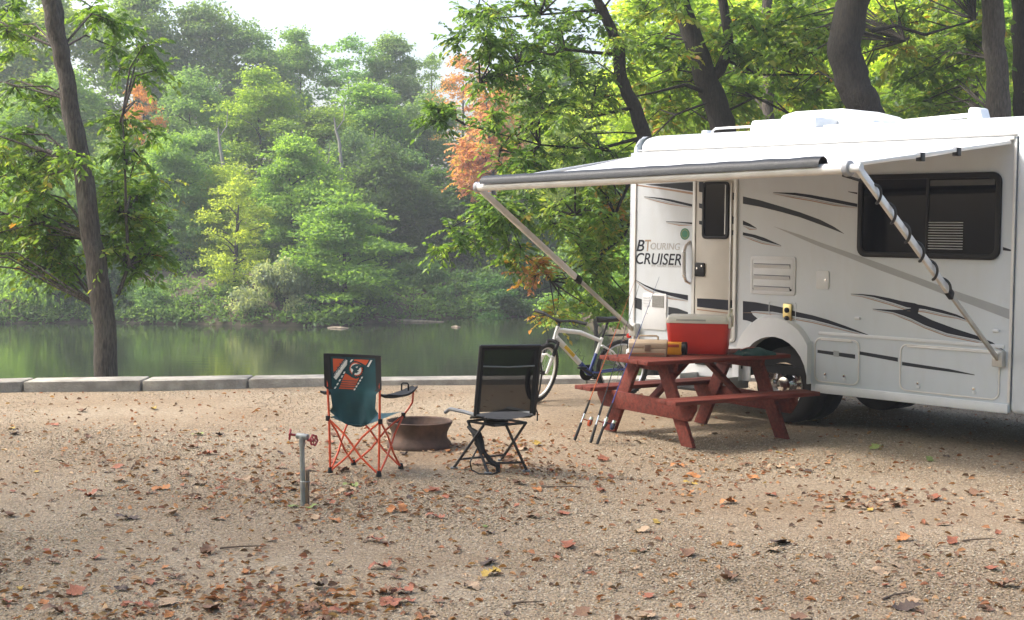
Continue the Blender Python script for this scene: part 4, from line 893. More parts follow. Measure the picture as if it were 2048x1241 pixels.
sheet(lambda u, v: bc + fx * (u * bw * 0.95) + fy * (0.01 + 0.40 * v) - fx * 0.06 * v + Vector((0, 0, -0.015 - 0.035 * (1 - u*u))), 10, 8, 0.004, 'seat_sling', blk, sc)
q = MB(); q.tube([bp(1.05, 0.75), bp(1.13, 0.6), bp(1.1, 0.35), bp(1.02, 0.15), bp(1.0, 0.02)], 0.007, 6); q.tube([bp(0.98, 0.1), bp(1.1, 0.0), bp(1.12, -0.12)], 0.006, 6); q.build('side_strap', blackr, sc)
# carry bag and strap dangling from the legs
q = MB(); c0 = fN.lerp(tA, 0.62); q.tube([tA + Vector((0, -0.02, -0.04)), c0 + Vector((0.02, -0.02, 0.05)), c0 + Vector((0.03, -0.025, -0.01)), fN.lerp(tA, 0.40) + Vector((0.03, -0.02, 0))], [0.012, 0.035, 0.042, 0.018], 10)
a_ = fN.lerp(tA, 0.45) + Vector((0.03, -0.02, 0)); e2 = lf(996, 946) + Vector((0, 0, 0.006)); q.tube([a_, a_.lerp(e2, 0.5) + Vector((0.01, 0, -0.01)), e2 + Vector((0, 0, 0.05)), e2], [0.014, 0.024, 0.022, 0.016], 8)
q.build('carry_bag', blk, sc)
q = MB(); q.tube([fN.lerp(tA, 0.5), lf(940, 925, 0.12), lf(943, 940, 0.03), lf(958, 948, 0.006), lf(985, 949, 0.006), e2], 0.006, 6); q.build('bag_strap', blk, sc)

# ---- steel fire ring (an old wheel rim)
rust = mat('rusty_steel', (0.095, 0.058, 0.042), 0.8, 0.25, var=0.35, scale=9, bump=0.4, bscale=30, dirt=0.8, dirtcol=(0.16, 0.085, 0.055))
q = MB(); q.lathe([(0.285, 0.0), (0.290, 0.02), (0.282, 0.05), (0.252, 0.085), (0.246, 0.12), (0.252, 0.15), (0.275, 0.195), (0.288, 0.215), (0.295, 0.238), (0.286, 0.244), (0.275, 0.235), (0.266, 0.20), (0.242, 0.15), (0.236, 0.12), (0.242, 0.085), (0.270, 0.05), (0.272, 0.0)], 56)
fr = q.build('fire_ring', rust); fr.location = (-0.815, 12.82, -0.012); tag(fr, 'rusty steel wheel rim used as a fire ring behind the camp chair', 'fire ring')
q = MB(); q.lathe([(0, 0.06), (0.12, 0.055), (0.235, 0.04), (0.26, 0.02)], 24); q.build('ash_bed', mat('ash', (0.12, 0.115, 0.11), 0.95, var=0.4, scale=20, bump=0.8, bscale=30), fr)

# ---- water standpipe with two red wheel valves
galv = mat('galvanised_pipe', (0.30, 0.32, 0.32), 0.5, 0.5, var=0.2, scale=14, dirt=0.5, dirtcol=(0.2, 0.19, 0.16)); vred = mat('valve_red', (0.36, 0.035, 0.04), 0.5, var=0.2)
b0 = onz(606, 1008); sp_ = empty('water_standpipe', b0, R(-15), 'short grey water standpipe with red wheel valves left of the camp chair', 'standpipe')
q = MB(); q.tube([(0, 0, -0.05), (-0.008, 0, 0.47)], 0.0175, 14); q.tube([(-0.007, 0, 0.41), (-0.007, 0, 0.44)], 0.0225, 14); q.build('pipe', galv, sp_)
q = MB(); q.tube([(-0.05, 0.01, 0.478), (0.04, -0.005, 0.474)], 0.022, 14); q.tube([(-0.007, 0, 0.43), (-0.007, 0, 0.48)], 0.022, 14); q.build('tee_fitting', galv, sp_, bevel=0.003)
for s_, c_ in ((-1, Vector((-0.075, 0.02, 0.482))), (1, Vector((0.062, -0.01, 0.455)))):
    ax = Vector((s_ * 0.9, -0.35, 0.12)).normalized(); u_ = ax.orthogonal().normalized(); v_ = ax.cross(u_)
    q = MB(); rg = [c_ + ax*0.03 + (u_*math.cos(R(t_)) + v_*math.sin(R(t_))) * (0.034 + 0.004*math.cos(R(t_*6))) for t_ in range(0, 360, 12)]; q.tube(rg, 0.0075, 6, True)
    for t_ in range(0, 360, 72): q.tube([c_ + ax*0.03, c_ + ax*0.03 + (u_*math.cos(R(t_)) + v_*math.sin(R(t_))) * 0.034], 0.005, 5)
    q.tube([c_ - ax*0.03, c_ + ax*0.04], 0.009, 8); q.build('wheel_valve', vred, sp_)
q = MB(); q.box(0.018, 0.040, -0.002, 0.025, -0.05, 0.235); stake = q.build('wooden_stake', mat('old_stake', (0.17, 0.12, 0.085), 0.9, var=0.3, bump=0.4, bscale=40, stretch=(8, 8, 1)), sp_, bevel=0.004)
q = MB(); q.tube([(math.cos(R(t_))*0.034 + 0.014, math.sin(R(t_))*0.03 + 0.004, 0.16) for t_ in range(0, 360, 30)], 0.003, 5, True); q.build('wire_tie', galv, sp_)

# ---- bicycle
bwht = mat('bike_white', (0.70, 0.70, 0.68), 0.3, var=0.03, coat=0.3); bblu = mat('bike_blue', (0.02, 0.045, 0.22), 0.3, coat=0.3); byel = mat('bike_yellow', (0.62, 0.42, 0.02), 0.4)
spk = mat('spoke_steel', (0.5, 0.5, 0.52), 0.3, 0.8); tyb = mat('bike_tyre', (0.025, 0.024, 0.023), 0.9, var=0.3)
hd = math.atan2(-0.44, -0.94)
bi = empty('bicycle', (1.27, 16.60, 0), hd, 'white and blue mountain bicycle with rear rack standing beside the picnic table', 'bicycle')
WRb, WB = 0.335, 1.05
BB, ST, HT, HB = Vector((0.43, 0, 0.30)), Vector((0.265, 0, 0.70)), Vector((0.828, 0, 0.83)), Vector((0.875, 0, 0.69)); RA = Vector((0, 0, WRb)); FA = Vector((WB, 0, WRb))
def bwheel(c, rotM, nm):
    w_ = bpy.data.objects.new(nm, None); COL.objects.link(w_); w_.parent = bi
    M = rotM @ Matrix.Translation(c) @ Matrix.Rotation(R(90), 4, 'X')
    q = MB(); prof = [(WRb - 0.045, -0.012), (WRb - 0.035, -0.024), (WRb - 0.010, -0.024), (WRb, -0.012), (WRb + 0.002, 0), (WRb, 0.012), (WRb - 0.010, 0.024), (WRb - 0.035, 0.024), (WRb - 0.045, 0.012)]
    q.lathe(prof, 48, M)
    for i in range(60):
        a = 2*math.pi*i/60
        for s_ in (-1, 1): q.box(-0.006, 0.006, s_*0.014 - 0.007, s_*0.014 + 0.007, -0.004, 0.006, M @ Matrix.Rotation(a + 0.05*s_, 4, 'Z') @ Matrix.Translation((WRb - 0.004, 0, 0)) @ Matrix.Rotation(R(90), 4, 'Y') @ Matrix.Rotation(R(90), 4, 'Z'))
    q.build('tyre', tyb, w_)
    q = MB(); q.lathe([(WRb - 0.062, -0.011), (WRb - 0.044, -0.013), (WRb - 0.044, 0.013), (WRb - 0.062, 0.011), (WRb - 0.062, -0.011)], 48, M); q.build('rim', bwht if nm == 'front_wheel' else spk, w_)
    q = MB()
    for i in range(24):
        a = 2*math.pi*i/24; s_ = 0.022 if i % 2 else -0.022
        q.tube([M @ Vector((0.022*math.cos(a + 0.6), 0.022*math.sin(a + 0.6), s_)), M @ Vector(((WRb - 0.06)*math.cos(a), (WRb - 0.06)*math.sin(a), 0))], 0.0013, 4)
    q.build('spokes', spk, w_)
    q = MB(); q.lathe([(0, -0.05), (0.012, -0.05), (0.012, -0.03), (0.026, -0.028), (0.02, 0), (0.026, 0.028), (0.012, 0.03), (0.012, 0.05), (0, 0.05)], 14, M); q.build('hub', blackp, w_)
    if nm == 'front_wheel':
        q = MB(); q.lathe([(0.055, 0.034), (0.08, 0.034), (0.08, 0.037), (0.055, 0.037), (0.055, 0.034)], 24, M); q.build('brake_disc', whitep, w_)
STEER = R(36); axis = (HT - HB).normalized()
SR = Matrix.Translation(HB) @ Matrix.Rotation(STEER, 4, axis) @ Matrix.Translation(-HB)
bwheel(FA, SR, 'front_wheel'); bwheel(RA, Matrix.Identity(4), 'rear_wheel')
fb = MB(); fb.tube([HT + Vector((0.0, 0, 0.01)), HB - axis*0.0], 0.024, 12); fb.tube([HT - axis*0.03, (HT + ST)/2 + Vector((0, 0, 0.0)), ST + Vector((0.03, 0, -0.03))], [0.029, 0.026, 0.021], 10); dt = HB + axis*0.035
fb.tube([dt, dt.lerp(BB, 0.72)], [0.037, 0.032], 10); fb.tube([ST, ST.lerp(BB, 0.45)], 0.018, 10)
for s_ in (-1, 1): fb.tube([ST + Vector((-0.0, 0.01*s_, -0.09)), RA.lerp(ST, 0.55) + Vector((0, 0.05*s_, 0)), RA + Vector((0, 0.065*s_, 0.02))], 0.0125, 8)
frm = fb.build('frame', bwht, bi)
q = MB(); q.tube([dt.lerp(BB, 0.72), BB], 0.0325, 10); q.tube([ST.lerp(BB, 0.45), BB], 0.0185, 10); q.tube([BB + Vector((0, -0.035, 0)), BB + Vector((0, 0.035, 0))], 0.028, 12)
for s_ in (-1, 1): q.tube([BB + Vector((-0.03, 0.03*s_, 0)), Vector((0.25, 0.05*s_, 0.31)), RA + Vector((0.01, 0.065*s_, 0))], 0.0105, 8)
q.build('frame_lower', bblu, bi)
for s_ in (-1, 1):
    q = MB(); a, b = dt.lerp(BB, 0.25), dt.lerp(BB, 0.52); q.bar(a + Vector((0, 0.034*s_, 0)), b + Vector((0, 0.034*s_, 0)), 0.006, 0.04, (0, 0, 1)); q.build('frame_decal', byel, frm)
q = MB(); crown = HB - axis*0.03
for s_ in (-1, 1):
    off_ = Vector((0.012, 0.062*s_, 0)); q.tube([SR @ (crown + off_), SR @ ((crown).lerp(FA, 0.45) + off_)], 0.021, 10)
q.tube([SR @ (crown + Vector((0.012, -0.07, 0.005))), SR @ (crown + Vector((0.005, 0, 0.02))), SR @ (crown + Vector((0.012, 0.07, 0.005)))], 0.022, 8); q.build('fork_crown', blackp, bi)
q = MB()
for s_ in (-1, 1): off_ = Vector((0.012, 0.062*s_, 0)); q.tube([SR @ ((crown).lerp(FA, 0.42) + off_), SR @ (FA + off_ * 1.0)], [0.023, 0.017], 10)
q.tube([SR @ (crown.lerp(FA, 0.46) + Vector((0.03, -0.062, 0.0))), SR @ (crown.lerp(FA, 0.36) + Vector((0.06, 0, 0.0))), SR @ (crown.lerp(FA, 0.46) + Vector((0.03, 0.062, 0.0)))], 0.013, 8); q.build('fork_legs', bwht, bi)
stm = HT + axis * 0.06; hbx = stm + Vector((0.05, 0, 0.03))
q = MB(); q.tube([HT, stm], 0.017, 8); q.tube([stm, hbx], 0.019, 8); q = q.build('stem', blackp, bi)
q = MB(); q.tube([SR @ (hbx + Vector((-0.045, -0.32, 0.03))), SR @ (hbx + Vector((-0.02, -0.18, 0.03))), SR @ (hbx + Vector((0, -0.05, 0))), SR @ (hbx + Vector((0, 0.05, 0))), SR @ (hbx + Vector((-0.02, 0.18, 0.03))), SR @ (hbx + Vector((-0.045, 0.32, 0.03)))], 0.0155, 8); hbar = q.build('handlebar', blackp, bi)
q = MB()
for s_ in (-1, 1): q.tube([SR @ (hbx + Vector((-0.027, 0.20*s_, 0.03))), SR @ (hbx + Vector((-0.047, 0.335*s_, 0.03)))], 0.02, 10)
q.build('grips', blackr, hbar)
q = MB()
for s_ in (-1, 1): q.tube([SR @ (hbx + Vector((-0.01, 0.16*s_, 0.02))), SR @ (hbx + Vector((0.05, 0.22*s_, 0.0))), SR @ (hbx + Vector((0.04, 0.29*s_, -0.01)))], 0.006, 6)
q.build('brake_levers', blackp, hbar)
q = MB()
for s_, h in ((-1, 0.12), (1, 0.08)): q.tube([SR @ (hbx + Vector((0.02, 0.14*s_, 0.02))), SR @ (hbx + Vector((0.13, 0.10*s_, -0.03))), SR @ (hbx + Vector((0.10, 0.04*s_, -h - 0.06))), SR @ (crown + Vector((0.03, 0.05*s_, 0.0)))], 0.0028, 5)
q.build('cables', blackr, hbar)
q = MB(); q.tube([ST - (ST-BB).normalized()*0.05, ST + (ST-BB).normalized()*0.20], 0.0135, 8); q.build('seat_post', blackp, bi)
sdl = ST + (ST - BB).normalized() * 0.215
q = MB(); n_ = 14
for i in range(n_ + 1):
    f = i / n_; x = 0.16 - 0.29 * f; hw = np.interp(f, [0, 0.1, 0.45, 0.75, 0.95, 1], [0.012, 0.028, 0.045, 0.09, 0.09, 0.05]); z = 0.02 + 0.018 * abs(f - 0.45) ; 
    for a in range(0, 360, 45): q.v.append((sdl.x + x, hw * math.cos(R(a)), sdl.z + z + (0.018 if math.sin(R(a)) > 0 else 0.05) * math.sin(R(a))))
for i in range(n_):
    for j in range(8): q.f.append((i*8+j, i*8+(j+1) % 8, (i+1)*8+(j+1) % 8, (i+1)*8+j))
q.f += [tuple(range(8)), tuple(n_*8+j for j in range(8))]; q.build('saddle', mat('black_saddle', (0.014, 0.014, 0.015), 0.4), bi, ang=60)
q = MB()
for s_ in (-1, 1): q.tube([Vector((0.2, 0.05*s_, 0.72)), Vector((-0.02, 0.055*s_, 0.725)), Vector((-0.20, 0.055*s_, 0.73))], 0.0055, 6); q.tube([Vector((-0.05, 0.055*s_, 0.725)), Vector((-0.0, 0.075*s_, 0.36))], 0.005, 6)
for x in (-0.19, -0.05, 0.1): q.tube([Vector((x, -0.055, 0.727)), Vector((x, 0.055, 0.727))], 0.005, 6)
q.build('rear_rack', blackp, bi)
q = MB(); q.box(-0.235, -0.21, -0.03, 0.03, 0.70, 0.76); q.build('rear_reflector', redl, bi, bevel=0.006)
q = MB(); M = Matrix.Translation(BB + Vector((0, -0.05, 0))) @ Matrix.Rotation(R(90), 4, 'X'); q.lathe([(0.03, 0), (0.088, 0), (0.092, 0.002), (0.088, 0.004), (0.03, 0.004)], 32, M); q.build('chainring', blackp, bi)
q = MB(); ca = Vector((0.155, 0, 0.075))
q.tube([BB + Vector((0, 0.065, 0)), BB + Vector((0, 0.075, 0)) + ca], [0.016, 0.012], 8); q.tube([BB + Vector((0, -0.065, 0)), BB + Vector((0, -0.075, 0)) - ca], [0.016, 0.012], 8); crk = q.build('crank_arms', blackp, bi)
for s_, c_ in ((1, BB + ca + Vector((0, 0.125, 0))), (-1, BB - ca - Vector((0, 0.125, 0)))):
    q = MB(); q.box(c_.x - 0.045, c_.x + 0.045, c_.y - 0.04, c_.y + 0.04, c_.z - 0.012, c_.z + 0.012); q.build('pedal', blackp, crk, bevel=0.006)
q = MB(); q.tube([BB + Vector((0, -0.05, 0.09)), RA + Vector((0, -0.05, 0.04))], 0.004, 5); q.tube([BB + Vector((0, -0.05, -0.09)), RA + Vector((0.04, -0.05, -0.13)), RA + Vector((0.0, -0.05, -0.04))], 0.004, 5); q.lathe([(0.015, -0.02), (0.05, -0.01), (0.035, 0.01), (0.015, 0.012)], 16, Matrix.Translation(RA + Vector((0, -0.045, 0))) @ Matrix.Rotation(R(90), 4, 'X')); q.build('chain', mat('chain_steel', (0.12, 0.11, 0.10), 0.4, 0.7), bi)
q = MB(); q.tube([BB + Vector((-0.05, 0.04, 0)), Vector((0.30, 0.17, 0.005))], 0.008, 6); q.build('kickstand', blackp, bi)
q = MB(); c_ = dt.lerp(BB, 0.62) + Vector((0.0, 0, 0.0)); dn = (BB - dt).normalized(); up2 = Vector((-dn.z, 0, dn.x)); up2 = up2 if up2.z > 0 else -up2
q.tube([c_ + up2*0.03 - dn*0.06, c_ + up2*0.10 - dn*0.06, c_ + up2*0.095 - dn*0.02, c_ + up2*0.055, c_ + up2*0.10 + dn*0.05, c_ + up2*0.035 + dn*0.07], 0.004, 5); q.build('bottle_cage', blackp, bi)
# ================================================================== TREES
bark = mat('bark', (0.085, 0.070, 0.057), 0.95, var=0.55, scale=16, bump=1.0, bscale=20, bdist=0.035, stretch=(3, 3, 0.6), dirt=0.6, dirtcol=(0.20, 0.20, 0.17))
barkd = mat('dark_bark', (0.036, 0.029, 0.023), 0.95, var=0.5, scale=16, bump=1.0, bscale=20, bdist=0.035, stretch=(3, 3, 0.6), dirt=0.3, dirtcol=(0.09, 0.09, 0.075))
barkp = mat('pale_bark', (0.26, 0.24, 0.21), 0.9, var=0.25, scale=6, bump=0.6, bscale=20, stretch=(3, 3, 0.6))
near_leaf = leafmat('near_leaves', [(0.0, (0.045, 0.095, 0.018)), (1.0, (0.46, 0.235, 0.175)), (0.30, (0.100, 0.190, 0.044)), (0.55, (0.165, 0.262, 0.056)), (0.72, (0.28, 0.315, 0.07)), (0.86, (0.46, 0.24, 0.06))], 0.55, 0.42)
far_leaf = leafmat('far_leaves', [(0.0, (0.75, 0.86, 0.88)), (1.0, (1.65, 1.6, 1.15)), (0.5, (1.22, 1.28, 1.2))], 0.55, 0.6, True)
def set_leaves(name, P, D, Nn, Ls, Wd, v, m, parent, kind=None, fold=0.18):
    """one mesh of leaf blades: base point P, direction D, normal Nn (n,3), lengths, widths, colour value"""
    n_ = len(P); S = np.cross(D, Nn); S /= np.linalg.norm(S, axis=1)[:, None] + 1e-9
    U = np.cross(S, D); L_, W_ = Ls[:, None], Wd[:, None]
    b = P; l1 = P + D*L_*0.30 + S*W_*0.46 + U*W_*fold; l2 = P + D*L_*0.66 + S*W_*0.40 + U*W_*fold*0.8 - U*L_*0.05
    tp = P + D*L_ - U*L_*0.16; r2 = P + D*L_*0.66 - S*W_*0.40 + U*W_*fold*0.8 - U*L_*0.05; r1 = P + D*L_*0.30 - S*W_*0.46 + U*W_*fold
    co = np.stack([b, l1, l2, tp, r2, r1], 1).reshape(-1, 3)
    i0 = (np.arange(n_) * 6)[:, None]; fc = np.concatenate([i0 + np.array([0, 3, 2, 1]), i0 + np.array([0, 5, 4, 3])], 1).reshape(-1)
    me = bpy.data.meshes.new(name); me.vertices.add(len(co)); me.vertices.foreach_set('co', co.astype(np.float32).ravel())
    nf = n_ * 2; me.loops.add(nf * 4); me.loops.foreach_set('vertex_index', fc.astype(np.int32))
    me.polygons.add(nf); me.polygons.foreach_set('loop_start', np.arange(nf, dtype=np.int32) * 4); me.polygons.foreach_set('loop_total', np.full(nf, 4, np.int32))
    me.update(calc_edges=True)
    a = me.attributes.new('v', 'FLOAT', 'POINT'); a.data.foreach_set('value', np.repeat(v, 6).astype(np.float32))
    me.materials.append(m)
    if parent == 'mesh': return me
    o = bpy.data.objects.new(name, me); COL.objects.link(o); o.parent = parent
    if kind: o['kind'] = kind
    return o
def unit(a): return a / (np.linalg.norm(a, axis=-1, keepdims=True) + 1e-9)
def spray(rg, c, r, n_twig, n_leaf, ls, vb, vs_, out_dir=None):
    """a leafy spray: several drooping twigs with leaves to both sides"""
    P, D, Nn, V, tw_ = [], [], [], [], []
    for k in range(n_twig):
        a = rg.uniform(0, 2*math.pi); el_ = rg.uniform(-0.8, 0.9)
        d = np.array([math.cos(a)*math.cos(el_), math.sin(a)*math.cos(el_), math.sin(el_)])
        if out_dir is not None: d = unit(d + out_dir * 0.5)
        ln = r * rg.uniform(0.6, 1.15); s = unit(np.cross(d, [0, 0, 1])); tv = vb + rg.normal(0, vs_ * 0.6)
        f = np.linspace(0.12, 1, n_leaf) + rg.uniform(-0.03, 0.03, n_leaf)
        pos = c + d * (ln * f)[:, None] + np.array([0, 0, -1]) * (0.24 * r * f**2)[:, None]
        sd = np.where(np.arange(n_leaf) % 2 == 0, 1.0, -1.0)[:, None]
        ld = unit(d * rg.uniform(0.3, 0.9, (n_leaf, 1)) + s * sd * rg.uniform(0.5, 1, (n_leaf, 1)) + np.array([0, 0, -1]) * rg.uniform(0.0, 0.7, (n_leaf, 1)))
        nn_ = unit(np.array([0, 0, 1]) + rg.normal(0, 0.7, (n_leaf, 3)))
        P.append(pos); D.append(ld); Nn.append(nn_); V.append(np.clip(tv + rg.normal(0, vs_, n_leaf), 0, 1)); tw_.append((c, c + d*ln*0.5 - np.array([0, 0, 0.09*r]), c + d*ln - np.array([0, 0, 0.35*r])))
    return np.concatenate(P), np.concatenate(D), np.concatenate(Nn), np.concatenate(V), tw_
def near_tree(name, label, trunk, radii, clumps, ls=0.1, barkm=bark, limbs=(), seed=1, twigs=8, nleaf=11, group=None, cat='tree', base=None):
    """trunk: world points; clumps: (centre, radius, colour value); limbs: list of (points, radii)"""
    rg = np.random.default_rng(seed); b0_ = Vector(base if base is not None else trunk[0])
    t_ = empty(name, b0_, 0, label, cat, group); bb = np.array(b0_)
    q = MB(); pts = [Vector(p) - b0_ for p in trunk]
    fine, fr_ = [], []
    for i in range(len(pts) - 1):
        for k in range(4):
            f = k / 4; fine.append(pts[i].lerp(pts[i+1], f) + Vector((rg.normal(0, 0.012), rg.normal(0, 0.012), 0))); fr_.append((radii[i]*(1-f) + radii[i+1]*f) * (1 + rg.normal(0, 0.03)))
    fine.append(pts[-1]); fr_.append(radii[-1]); fr_[0] *= 1.18; q.tube(fine, fr_, 14); q.build('trunk', barkm, t_, ang=80)
    q = MB()
    for li, (lp, lr) in enumerate(limbs): q.tube([Vector(p) - b0_ for p in lp], [r_ * (0.62 if lr[0] < 0.1 else 1) for r_ in lr], 9)
    P, D, Nn, V = [], [], [], []
    att = [np.array(Vector(p)) for p in trunk[1:]] + [np.array(Vector(p)) for lp, _ in limbs for p in lp[1:]]
    for i, (c, r, v) in enumerate(clumps):
        c = np.array(c); p_, d_, n_, v_, tw_ = spray(rg, c, r, twigs, nleaf, ls, v, 0.09)
        P.append(p_); D.append(d_); Nn.append(n_); V.append(v_)
        if i % 2 == 0 and att:
            a = min(att, key=lambda z: np.linalg.norm(z - c) + 0.8 * max(0, z[2] - c[2])); 
            if np.linalg.norm(a - c) < 6:
                m1 = a + (c - a) * 0.5 + np.array([0, 0, 0.12 * np.linalg.norm(c - a)]) + rg.normal(0, 0.08, 3); q.tube([Vector(a - bb), Vector(m1 - bb), Vector(c - bb)], [0.018, 0.012, 0.006], 6)
        for a, b, e in tw_: q.tube([Vector(a - bb), Vector(b - bb), Vector(e - bb)], [0.005, 0.0035, 0.0015], 4)
    q.build('branches', barkm, t_, ang=80)
    P = np.concatenate(P) - bb; n_ = len(P); L_ = ls * rg.uniform(0.5, 1.35, n_)
    set_leaves('crown', P, np.concatenate(D), np.concatenate(Nn), L_, L_ * rg.uniform(0.42, 0.6, n_), np.concatenate(V), near_leaf, t_)
    return t_
def blobs(rg, spec, r=(0.3, 0.5), dens=1.5):
    """spec rows: px, py, half-width px, half-height px, depth near, depth far, count, colour value"""
    out_ = []
    for px, py, hw, hh, y0, y1, n_, v in spec:
        for k in range(int(n_ * dens)):
            a = rg.uniform(0, 2*math.pi); q_ = math.sqrt(rg.uniform(0, 1)); c = at(px + hw*q_*math.cos(a), py + hh*q_*math.sin(a), rg.uniform(y0, y1))
            out_.append((tuple(c), rg.uniform(*r), min(max(v + rg.normal(0, 0.07), 0), 1)))
    return out_
rg = np.random.default_rng(11)
# the leaning tree on the bank, left
TY = 18.15
tp = [at(214, 790, TY) + Vector((0, 0, -1.6)), at(213, 757, TY), at(205, 620, TY), at(187, 480, TY), at(164, 330, TY), at(141, 200, TY), at(120, 100, TY), at(102, 0, TY), at(80, -170, TY), at(60, -420, TY)]
st_ = [at(236, 590, TY), at(258, 530, TY + 0.1), at(252, 430, TY + 0.15), at(250, 330, TY + 0.2), at(245, 230, TY + 0.3)]
cl_ = blobs(rg, [(70, 450, 85, 70, 18.3, 19.6, 22, 0.47), (272, 480, 52, 65, 18.2, 19.4, 18, 0.48), (266, 390, 62, 60, 18.3, 19.6, 13, 0.44), (105, 525, 60, 35, 18.4, 19.4, 9, 0.45), (60, 340, 80, 60, 18.2, 19.8, 14, 0.42), (240, 270, 70, 55, 18.3, 19.4, 7, 0.40), (50, 220, 70, 60, 18.4, 19.8, 6, 0.40), (270, 120, 45, 80, 18.4, 19.6, 7, 0.34), (20, 60, 45, 50, 17.6, 19.6, 5, 0.34), (190, 30, 60, 40, 18.4, 20, 4, 0.34), (165, 300, 35, 60, 17.5, 17.9, 2, 0.40), (-130, 300, 130, 260, 17.6, 20.5, 22, 0.44)], (0.28, 0.48), 1.2)
for k in range(60): cl_.append(((rg.uniform(-7.0, -3.2), rg.uniform(15.4, 18.2), rg.uniform(7.4, 10.8)), rg.uniform(0.45, 0.7), 0.36))
tp += [at(60, -420, TY) + Vector((-0.1, -0.3, 2.2))]
near_tree('leaning_tree', 'tall leaning tree with rough grey trunk and yellow-green leaves behind the sea wall', tp, [0.20, 0.152, 0.134, 0.124, 0.116, 0.110, 0.104, 0.12, 0.11, 0.09, 0.04], cl_, 0.092, bark, [(st_, (0.04, 0.036, 0.03, 0.022, 0.01))], 3)
# the slender tree behind the motorhome's rear, spreading over the water
Y7 = 23.0
tp = [at(1290, 300, Y7), at(1287, 268, Y7), at(1270, 212, Y7), at(1243, 160, Y7), at(1236, 90, Y7), at(1205, 20, Y7), at(1165, -60, Y7), at(1120, -200, Y7)]
base7 = Vector((tp[0].x + 0.4, tp[0].y, terrain_z(tp[0].x + 0.4, Y7) - 0.05)); tp = [base7] + tp
lm = [([at(1238, 110, Y7), at(1130, 100, Y7 - 0.3), at(1040, 130, Y7 - 0.5), at(960, 165, Y7 - 0.8)], (0.05, 0.035, 0.022, 0.008)), ([at(1270, 215, Y7), at(1180, 235, Y7 - 0.5), at(1090, 225, Y7 - 0.7), at(1000, 300, Y7 - 1)], (0.05, 0.035, 0.025, 0.008)), ([at(1285, 275, Y7), at(1190, 300, Y7 - 0.7), at(1080, 290, Y7 - 1), at(930, 250, Y7 - 1.4)], (0.05, 0.035, 0.022, 0.007)), ([at(1288, 300, Y7), at(1230, 430, Y7 - 1), at(1150, 430, Y7 - 1.4), at(1000, 440, Y7 - 1.6)], (0.05, 0.036, 0.024, 0.007)), ([at(1290, 340, Y7), at(1250, 470, Y7 - 0.5), at(1190, 520, Y7 - 1), at(1100, 560, Y7 - 1)], (0.05, 0.036, 0.024, 0.007)), ([at(1205, 20, Y7), at(1080, 30, Y7 - 0.5), at(950, 40, Y7 - 0.6)], (0.04, 0.025, 0.008))]
cl_ = blobs(rg, [(1060, 60, 150, 55, 21.5, 24, 26, 0.34), (960, 60, 60, 50, 21.5, 23, 7, 0.36), (1080, 150, 150, 60, 21.5, 24, 24, 0.36), (1010, 110, 80, 70, 21.5, 23.5, 10, 0.34), (1180, 120, 80, 100, 22, 24.5, 18, 0.42), (1090, 250, 120, 50, 21.2, 23.8, 20, 0.44), (900, 232, 60, 16, 21, 22, 7, 0.30), (1150, 330, 110, 50, 21, 23.5, 24, 0.42), (1040, 330, 60, 30, 21, 23, 8, 0.34), (950, 415, 70, 35, 20.8, 22, 8, 0.33), (1060, 420, 90, 45, 20.8, 23, 17, 0.42), (1160, 440, 100, 60, 21, 23.5, 24, 0.50), (900, 480, 45, 30, 20.8, 21.8, 4, 0.36), (990, 500, 60, 35, 20.8, 22, 6, 0.34), (1210, 520, 50, 50, 21, 23, 13, 0.52), (1180, 590, 60, 40, 21.4, 23, 10, 0.46), (1225, 600, 35, 40, 21.5, 23.5, 7, 0.55), (1060, 520, 35, 35, 20.8, 21.8, 5, 0.82), (1120, 622, 30, 16, 20.6, 21.4, 3, 0.74), (1230, 450, 30, 60, 21.5, 23.5, 7, 0.60), (1235, 380, 30, 50, 21.5, 24, 6, 0.66), (1180, -120, 260, 90, 20.5, 25, 34, 0.36)], (0.26, 0.46), 1.0)
near_tree('spreading_tree', 'slender dark tree behind the motorhome rear spreading leafy branches over the lake', tp, [0.16, 0.135, 0.12, 0.105, 0.10, 0.09, 0.075, 0.06, 0.03], cl_, 0.092, barkd, lm, 5)
Y8 = 66.0; x8 = at(985, 500, Y8).x; tp = [Vector((x8, Y8, terrain_z(x8, Y8) - 0.1)), at(990, 430, Y8), at(985, 350, Y8), at(978, 260, Y8), at(970, 170, Y8)]
cl_ = blobs(rg, [(965, 335, 48, 45, 64.5, 67, 22, 0.97), (985, 245, 42, 48, 65, 67.5, 18, 0.97), (945, 290, 30, 30, 65, 67, 7, 0.95), (1010, 310, 40, 40, 65, 68, 11, 0.93), (970, 185, 30, 30, 65, 67, 6, 0.93), (940, 365, 26, 16, 64.5, 66, 6, 0.97)], (0.5, 0.9), 1.4)
near_tree('coral_maple', 'coral pink autumn tree standing left of the spreading branches', tp, [0.13, 0.11, 0.09, 0.06, 0.02], cl_, 0.17, barkd, (), 9)
